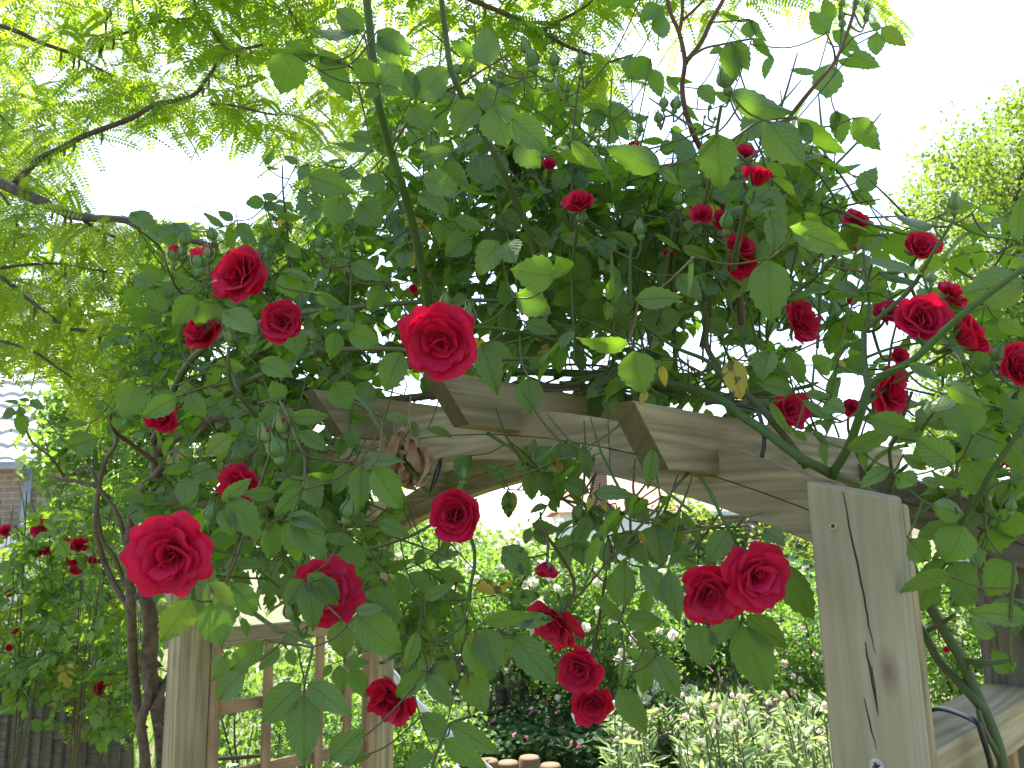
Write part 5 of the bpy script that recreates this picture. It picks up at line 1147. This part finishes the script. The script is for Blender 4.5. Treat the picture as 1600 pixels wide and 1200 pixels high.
shrub('garden_shrub', 'low dark bush in the shade under the white rose, left of its stems', [(700, 1040), (800, 1030), (960, 1050), (1000, 1120), (860, 1140), (700, 1130)], 3200, 7.4, 8.2, .06, 840, 7.9, M_IVY, .22, 'shrub', 66, 8, .012, (.0, .4))
shrub('garden_shrub', 'light green bush behind the trellis slats', [(330, 1010), (560, 1000), (570, 1150), (480, 1260), (340, 1260)], 5200, 4.0, 5.4, .05, 440, 4.8, M_SHRUB, .22, 'shrub', 67, 9, .012)
shrub('garden_shrub', 'sunlit low bush between trellis and hanging dark red rose', [(550, 1080), (640, 1080), (720, 1120), (720, 1260), (560, 1260)], 3600, 4.4, 5.4, .05, 620, 5.0, M_SHRUB, .2, 'shrub', 68, 8, .012, flowers=(16, .05, M_WFLOW, 'blossom'))
# trunks under the white rose are its own stems; two thicker brown ones stand in front
# peony clump
pe = empty('peony_plant', gat(1120, 4.2), 'sunlit peony clump with narrow leaves and pale pink buds left of the near post', 'plant')
M_PEONY = leaf_mat('peony_leaf', (0.04, 0.10, 0.03), (0.16, 0.23, 0.09), (0.18, 0.25, 0.13), (0.30, 0.44, 0.15), 0.38, 0.22, veins=False)
pm = MB(); sm = MB(); rp = random.Random(71)
bsrc = None
for i in range(185):
    x = rp.uniform(950, 1310); d = rp.uniform(3.4, 5.2)
    if 1012 < x < 1056: d = max(d, 4.62)
    top = at(x, rp.uniform(1085, 1180), d); b = gat(x+rp.uniform(-25, 25), d)
    tube(sm, [b, b.lerp(top, .6)+V((rp.uniform(-.04, .04), 0, 0)), top], [.005, .004, .0025], 5, (rp.uniform(.2, .9), 0, 0), 3, False)
    for k in range(20):
        t = rp.uniform(.35, .98); q = b.lerp(top, t); a_z = rp.random()*6.28; dd = V((math.cos(a_z), math.sin(a_z), rp.uniform(.0, 1.5))).normalized()
        ln = rp.uniform(.06, .11); leaf(pm, q, q+dd*ln, ln*rp.uniform(.2, .3), (V((0, 0, 1))+rdir(rp)*.9), (rp.random(), 0, 0), rp, rows=5, serr=0, fold=.25, curl=rp.uniform(0, .25))
    if i % 3 != 2 and i < 140:
        if bsrc is None or i % 14 == 0:
            fb = MB(); ring(fb, [(.004, -.016), (.014, -.006), (.016, .004), (.010, .015), (.002, .021)], V((0, 0, 0)), V((0, 0, 1)), 9, (.6, 0, 0))
            for k in range(6): quadleaf(fb, V((0, 0, -.014)), (rdir(rp)+V((0, 0, .8))).normalized(), rdir(rp), .03, .016, (rp.random(), 0, 0), True)
            o = fb.build('peony_bud', M_PFLOW, None); bsrc = o
        else: o = bsrc.copy(); COL.objects.link(o)
        o.parent = pe; o.location = top-pe.location; o.rotation_euler = (rp.uniform(-.5, .5), rp.uniform(-.5, .5), rp.random()*6); k = rp.uniform(.5, .95); o.scale = (k, k, k)
merge(pm, sm); pm.build('foliage', [M_PEONY, M_CANE], pe)
# geraniums: ground cover
gm = MB(); fm = MB()
for i in range(5200):
    x = gr_.uniform(640, 1080); d = gr_.uniform(5.5, 7.4); p = gat(x, d, .03+.28*gr_.random()**.5)
    a_z = gr_.random()*6.28; quadleaf(gm, p, V((math.cos(a_z), math.sin(a_z), gr_.uniform(-.3, .4))).normalized(), (V((0, -.3, 1))+rdir(gr_)*.5).normalized(), gr_.uniform(.04, .075), .055, (gr_.uniform(.2, .9), 0, 0), True)
for i in range(60):
    p = gat(gr_.uniform(660, 1060), gr_.uniform(5.0, 7.0), gr_.uniform(.3, .42))
    for k in range(5): quadleaf(fm, p, rdir(gr_), rdir(gr_), .022, .016, (gr_.random(), 0, 0), True)
merge(gm, fm); M_GERAN = leaf_mat('cranesbill_leaf', (0.016, 0.055, 0.012), (0.055, 0.125, 0.03), (0.04, 0.09, 0.03), (0.10, 0.24, 0.02), 0.35, 0.8, veins=False)
merge(gm, fm) if False else None
o = gm.build('ground_cover', [M_GERAN, M_MFLOW], None, False); tag(o, 'low cranesbill foliage with tiny magenta flowers beneath the white rose', 'ground cover', kind='stuff')
# sunlit low grass and weeds
gm = MB()
for i in range(9000):
    x = gr_.uniform(-200, 1750); d = gr_.uniform(4.6, 11)
    if 640 < x < 960 and d < 5.6: continue
    p = gat(x, d, 0); quadleaf(gm, p, V((gr_.uniform(-.5, .5), gr_.uniform(-.5, .5), 1)).normalized(), rdir(gr_), gr_.uniform(.08, .28), gr_.uniform(.01, .03), (gr_.random(), 0, 0), True)
o = gm.build('grass', M_SHRUB, None, False); tag(o, 'sunlit long grass and weeds on the garden floor', 'grass', kind='stuff')
# log edging
M_LOG = plain('log_wood', (.12, .075, .04), (.20, .13, .075), 18, .85, .5, (14, 14, 1.5))
for i, (x, yt) in enumerate(((762, 1187), (794, 1190), (827, 1182), (860, 1194))):
    p = at(x, yt, 4.7+i*.02); zt2 = p.z; p.z = 0; mb = MB(); ring(mb, [(.062, -.1), (.063, 0), (.062, zt2-.01), (.055, zt2), (.02, zt2+.002)], p, V((0, 0, 1)), 14)
    o = mb.build('edging_log', M_LOG, None); tag(o, ('leftmost short upright log edging the cranesbill bed', 'second short upright log from the left of the bed edging', 'third and tallest short log of the bed edging', 'rightmost and lowest short log of the bed edging')[i], 'log edging', 'logs edging the cranesbill bed')
# picket fence behind
pk = empty('picket_fence', gat(640, 6.9), 'low grey picket fence half hidden behind hanging rose leaves', 'fence')
for i in range(16):
    p = gat(568+i*16, 6.9); h = .76+.04*gr_.random(); mb = MB(); box(mb, (p.x, p.y, h/2), .062, .02, h, gr_.uniform(-.05, .05)); mb.build('picket', M_GREYWOOD, pk, False)
mb = MB(); p = gat(688, 6.93); box(mb, (p.x, p.y+.03, .55), 1.5, .03, .06); mb.build('rail', M_GREYWOOD, pk, False)
# stakes beside the peonies
for i, (x, y, d, w_, lb) in enumerate(((964, 1075, 6.0, .075, 'square dark post standing below the lower hanging rose pair'), (1190, 1088, 5.6, .03, 'leftmost thin grey stake behind the peonies'), (1203, 1098, 5.7, .045, 'weathered stake between two thinner ones behind the peonies'), (1212, 1092, 5.5, .03, 'pale yellowish stake behind the peonies, nearest the square post'))):
    t = at(x, y, d); mb = MB(); ring(mb, [(w_*.72, -.1), (w_*.72, t.z*.5), (w_*.7, t.z-.01), (w_*.5, t.z)], V((t.x, t.y, 0)), V((0, 0, 1)), 4 if w_ > .04 else 8)
    o = mb.build('garden_stake', M_GREYWOOD if i != 3 else M_LATTICE, None, False); tag(o, lb, 'stake', 'stakes in the flower bed')
# flowerpot
p = at(1034, 1152, 4.6); mb = MB(); ring(mb, [(.035, -p.z), (.05, -.05), (.06, .0), (.068, .0), (.068, .03), (.058, .03), (.05, -.02), (.03, -.03)], p, V((0, 0, 1)), 20)
o = mb.build('flowerpot', plain('pot_clay', (.16, .12, .10), (.24, .18, .15), 20, .8), None); tag(o, 'dark round flowerpot rim among the peonies', 'flowerpot')
# white strap
mb = MB(); d0 = 2.6
P1 = [at(x, y, d0+k) for x, y, k in ((545, 978, 0), (560, 1000, 0), (572, 1012, 0), (590, 1032, .02), (612, 1058, .03), (650, 1095, .05), (700, 1143, .08), (760, 1203, .12), (830, 1275, .16))]
P2 = [p+V((.012*math.sin(i*1.9), 0, .012*math.cos(i*1.7))) for i, p in enumerate(P1)]
tube(mb, P1, .0085, 7, (.5, 0, 0), 5); tube(mb, P2, .0065, 7, (.5, 0, 0), 5)
tube(mb, [at(556, 990, d0), at(570, 985, d0-.01), at(574, 998, d0-.02), at(566, 1008, d0-.01), at(557, 997, d0)], .006, 6, (.5, 0, 0), 5)
o = mb.build('white_rope', M_WHITE, None); tag(o, 'white rope tied to the trellis and running down behind the dark rose', 'rope')
# pale green post and ties
p = at(1512, 868, 7.2); mb = MB(); box(mb, (p.x, p.y, p.z/2), .12, .12, p.z); box(mb, (p.x, p.y, p.z+.012), .15, .15, .03)
o = mb.build('pale_post', plain('pale_green_paint', (.42, .52, .42), (.50, .60, .50), 10, .6), None, False); tag(o, 'pale green painted post just left of the dark far post', 'post')
mb = MB(); tube(mb, [at(1150, 632, 1.13), at(1180, 640, 1.12), at(1190, 660, 1.1), at(1194, 690, 1.09), at(1190, 715, 1.09)], .003, 8, (.5, 0, 0), 5)
o = mb.build('cable', M_BLACK, None); tag(o, 'short black cable looping over the beam beside the thick green cane', 'cable', 'black cables on the arch')
mb = MB(); tube(mb, [at(1448, 1112, 1.12), at(1465, 1107, 1.1), at(1490, 1112, 1.06), at(1525, 1128, 1.0), at(1535, 1150, .99), at(1548, 1195, .99), at(1555, 1240, .99)], .0035, 8, (.5, 0, 0), 5)
o = mb.build('cable', M_BLACK, None); tag(o, 'black cable bent over the side rail right of the near post', 'cable', 'black cables on the arch')
mb = MB(); tube(mb, [at(672, 770, 1.62), at(680, 740, 1.6), at(686, 722, 1.6), at(690, 718, 1.63), at(684, 745, 1.64), at(676, 762, 1.63)], .0028, 6, (.5, 0, 0), 5)
o = mb.build('plant_tie', M_BLACK, None); tag(o, 'black plant tie knotted round the beam above the rose', 'plant tie')
# board fence at lower left
fe = empty('board_fence', gat(60, 3.6), 'weathered grey board fence behind the rose bush at the lower left', 'fence')
for i in range(18):
    p = gat(-70+i*17, 3.6+i*.02); h = at(50, 1045, 3.6).z+.03*math.sin(i*1.7)+gr_.uniform(-.02, .02); mb = MB(); box(mb, (p.x, p.y, h/2), .047, .018, h, gr_.uniform(-.06, .06)); mb.build('board', M_GREYWOOD, fe, False)
mb = MB(); p = gat(75, 3.78); box(mb, (p.x, p.y+.04, .8), .95, .04, .07); mb.build('rail', M_GREYWOOD, fe, False)
# rose bush behind the fence
bush = empty('rose_bush', gat(90, 4.0), 'pale-leaved red rose bush at the left edge behind the board fence', 'rose bush'); ROSES.append(bush)
bf = MB(); bt = MB(); br_ = random.Random(81)
BP = [(-40, 830), (60, 800), (130, 740), (200, 720), (250, 760), (260, 900), (235, 1060), (200, 1190), (130, 1160), (0, 1100), (-40, 1080)]
k = 0
while k < 430:
    x = br_.uniform(-40, 260); y = br_.uniform(720, 1190)
    if not inpoly(x, y, BP): continue
    d = br_.uniform(2.75, 4.3) if y < 1030 else br_.uniform(2.7, 3.4)
    shoot(bf, bt, at(x, y, d), (rdir(br_)+V((0, 0, .7))).normalized(), br_.uniform(.12, .22), br_, .105, .055, inside(BP), br_.uniform(.35, .85), 5); k += 1
for i in range(34):
    x = br_.uniform(-20, 240); d = br_.uniform(2.9, 4.2); b = gat(x+br_.uniform(-60, 60), d); t = at(x, br_.uniform(760, 1000), d)
    tube(bt, [b, b.lerp(t, .5)+rdir(br_)*.06, t], [.006, .0045, .002], 5, (br_.random(), 0, 0), 4, False)
for i, (x, y, dia, fc, op) in enumerate(((66, 826, 32, (.1, .5, .8), .9), (8, 831, 24, (-.2, .4, .8), .8), (123, 852, 28, (.3, .5, .7), .6), (122, 876, 26, (.4, .2, .8), .8), (162, 1075, 30, (.2, .2, .9), .6), (60, 862, 16, (0, .4, .9), .7), (73, 861, 14, (.2, .5, .8), .7), (145, 876, 14, (.4, .4, .8), .7), (118, 890, 18, (.2, -.2, .9), .7), (14, 928, 12, (0, .4, .9), .7), (24, 985, 14, (0, .4, .9), .7), (15, 1012, 12, (.2, .4, .9), .7), (208, 1012, 9, (0, .4, .9), .6))):
    bloom(2, x, y, dia, 2.9, fc, op, 900+i, .15, tone=.6)
bud(2, 99, 857, 16, 2.9, (.1, 1, .1), 950, 1); bud(2, 98, 812, 13, 2.9, (0, 1, .1), 951, .6)
for p, r, dr in stems[2]:
    tube(bt, [p, p+dr*.05, p+V((0, .05, -.16))], [r, r, r], 5, (.4, 0, 0), 3, False)
merge(bf, bt); bf.build('foliage', [M_BUSHLEAF, M_CANE], bush)

# ------------------------------------------------------------------ light
SUN_EL = rad(64); SUN_AZ = rad(-15)      # azimuth from +Y (ahead), negative = to the left
w = bpy.data.worlds.new('World'); sc.world = w; w.use_nodes = True
nt = w.node_tree; nt.nodes.clear()
sky = nt.nodes.new('ShaderNodeTexSky'); sky.sky_type = 'NISHITA'; sky.sun_disc = False
sky.sun_elevation = SUN_EL; sky.sun_rotation = SUN_AZ; sky.dust_density = 2.2; sky.air_density = 1.0; sky.ozone_density = 1.0
bg = nt.nodes.new('ShaderNodeBackground'); bg.inputs[1].default_value = 0.13
wo = nt.nodes.new('ShaderNodeOutputWorld'); nt.links.new(sky.outputs[0], bg.inputs[0]); nt.links.new(bg.outputs[0], wo.inputs[0])
sd = bpy.data.lights.new('sun', 'SUN'); sd.energy = 5.0; sd.angle = rad(0.5); sd.color = (1.0, 0.95, 0.86)
so = bpy.data.objects.new('sun', sd); COL.objects.link(so)
to_sun = V((math.sin(SUN_AZ)*math.cos(SUN_EL), math.cos(SUN_AZ)*math.cos(SUN_EL), math.sin(SUN_EL)))
so.rotation_euler = to_sun.to_track_quat('Z', 'Y').to_euler(); so.location = to_sun*30
sc.view_settings.view_transform = 'Standard'; sc.view_settings.look = 'None'
sc.view_settings.exposure = 1.9; sc.view_settings.gamma = 1.0
sc.cycles.max_bounces = 8; sc.cycles.transparent_max_bounces = 8
sc.cycles.use_denoising = True
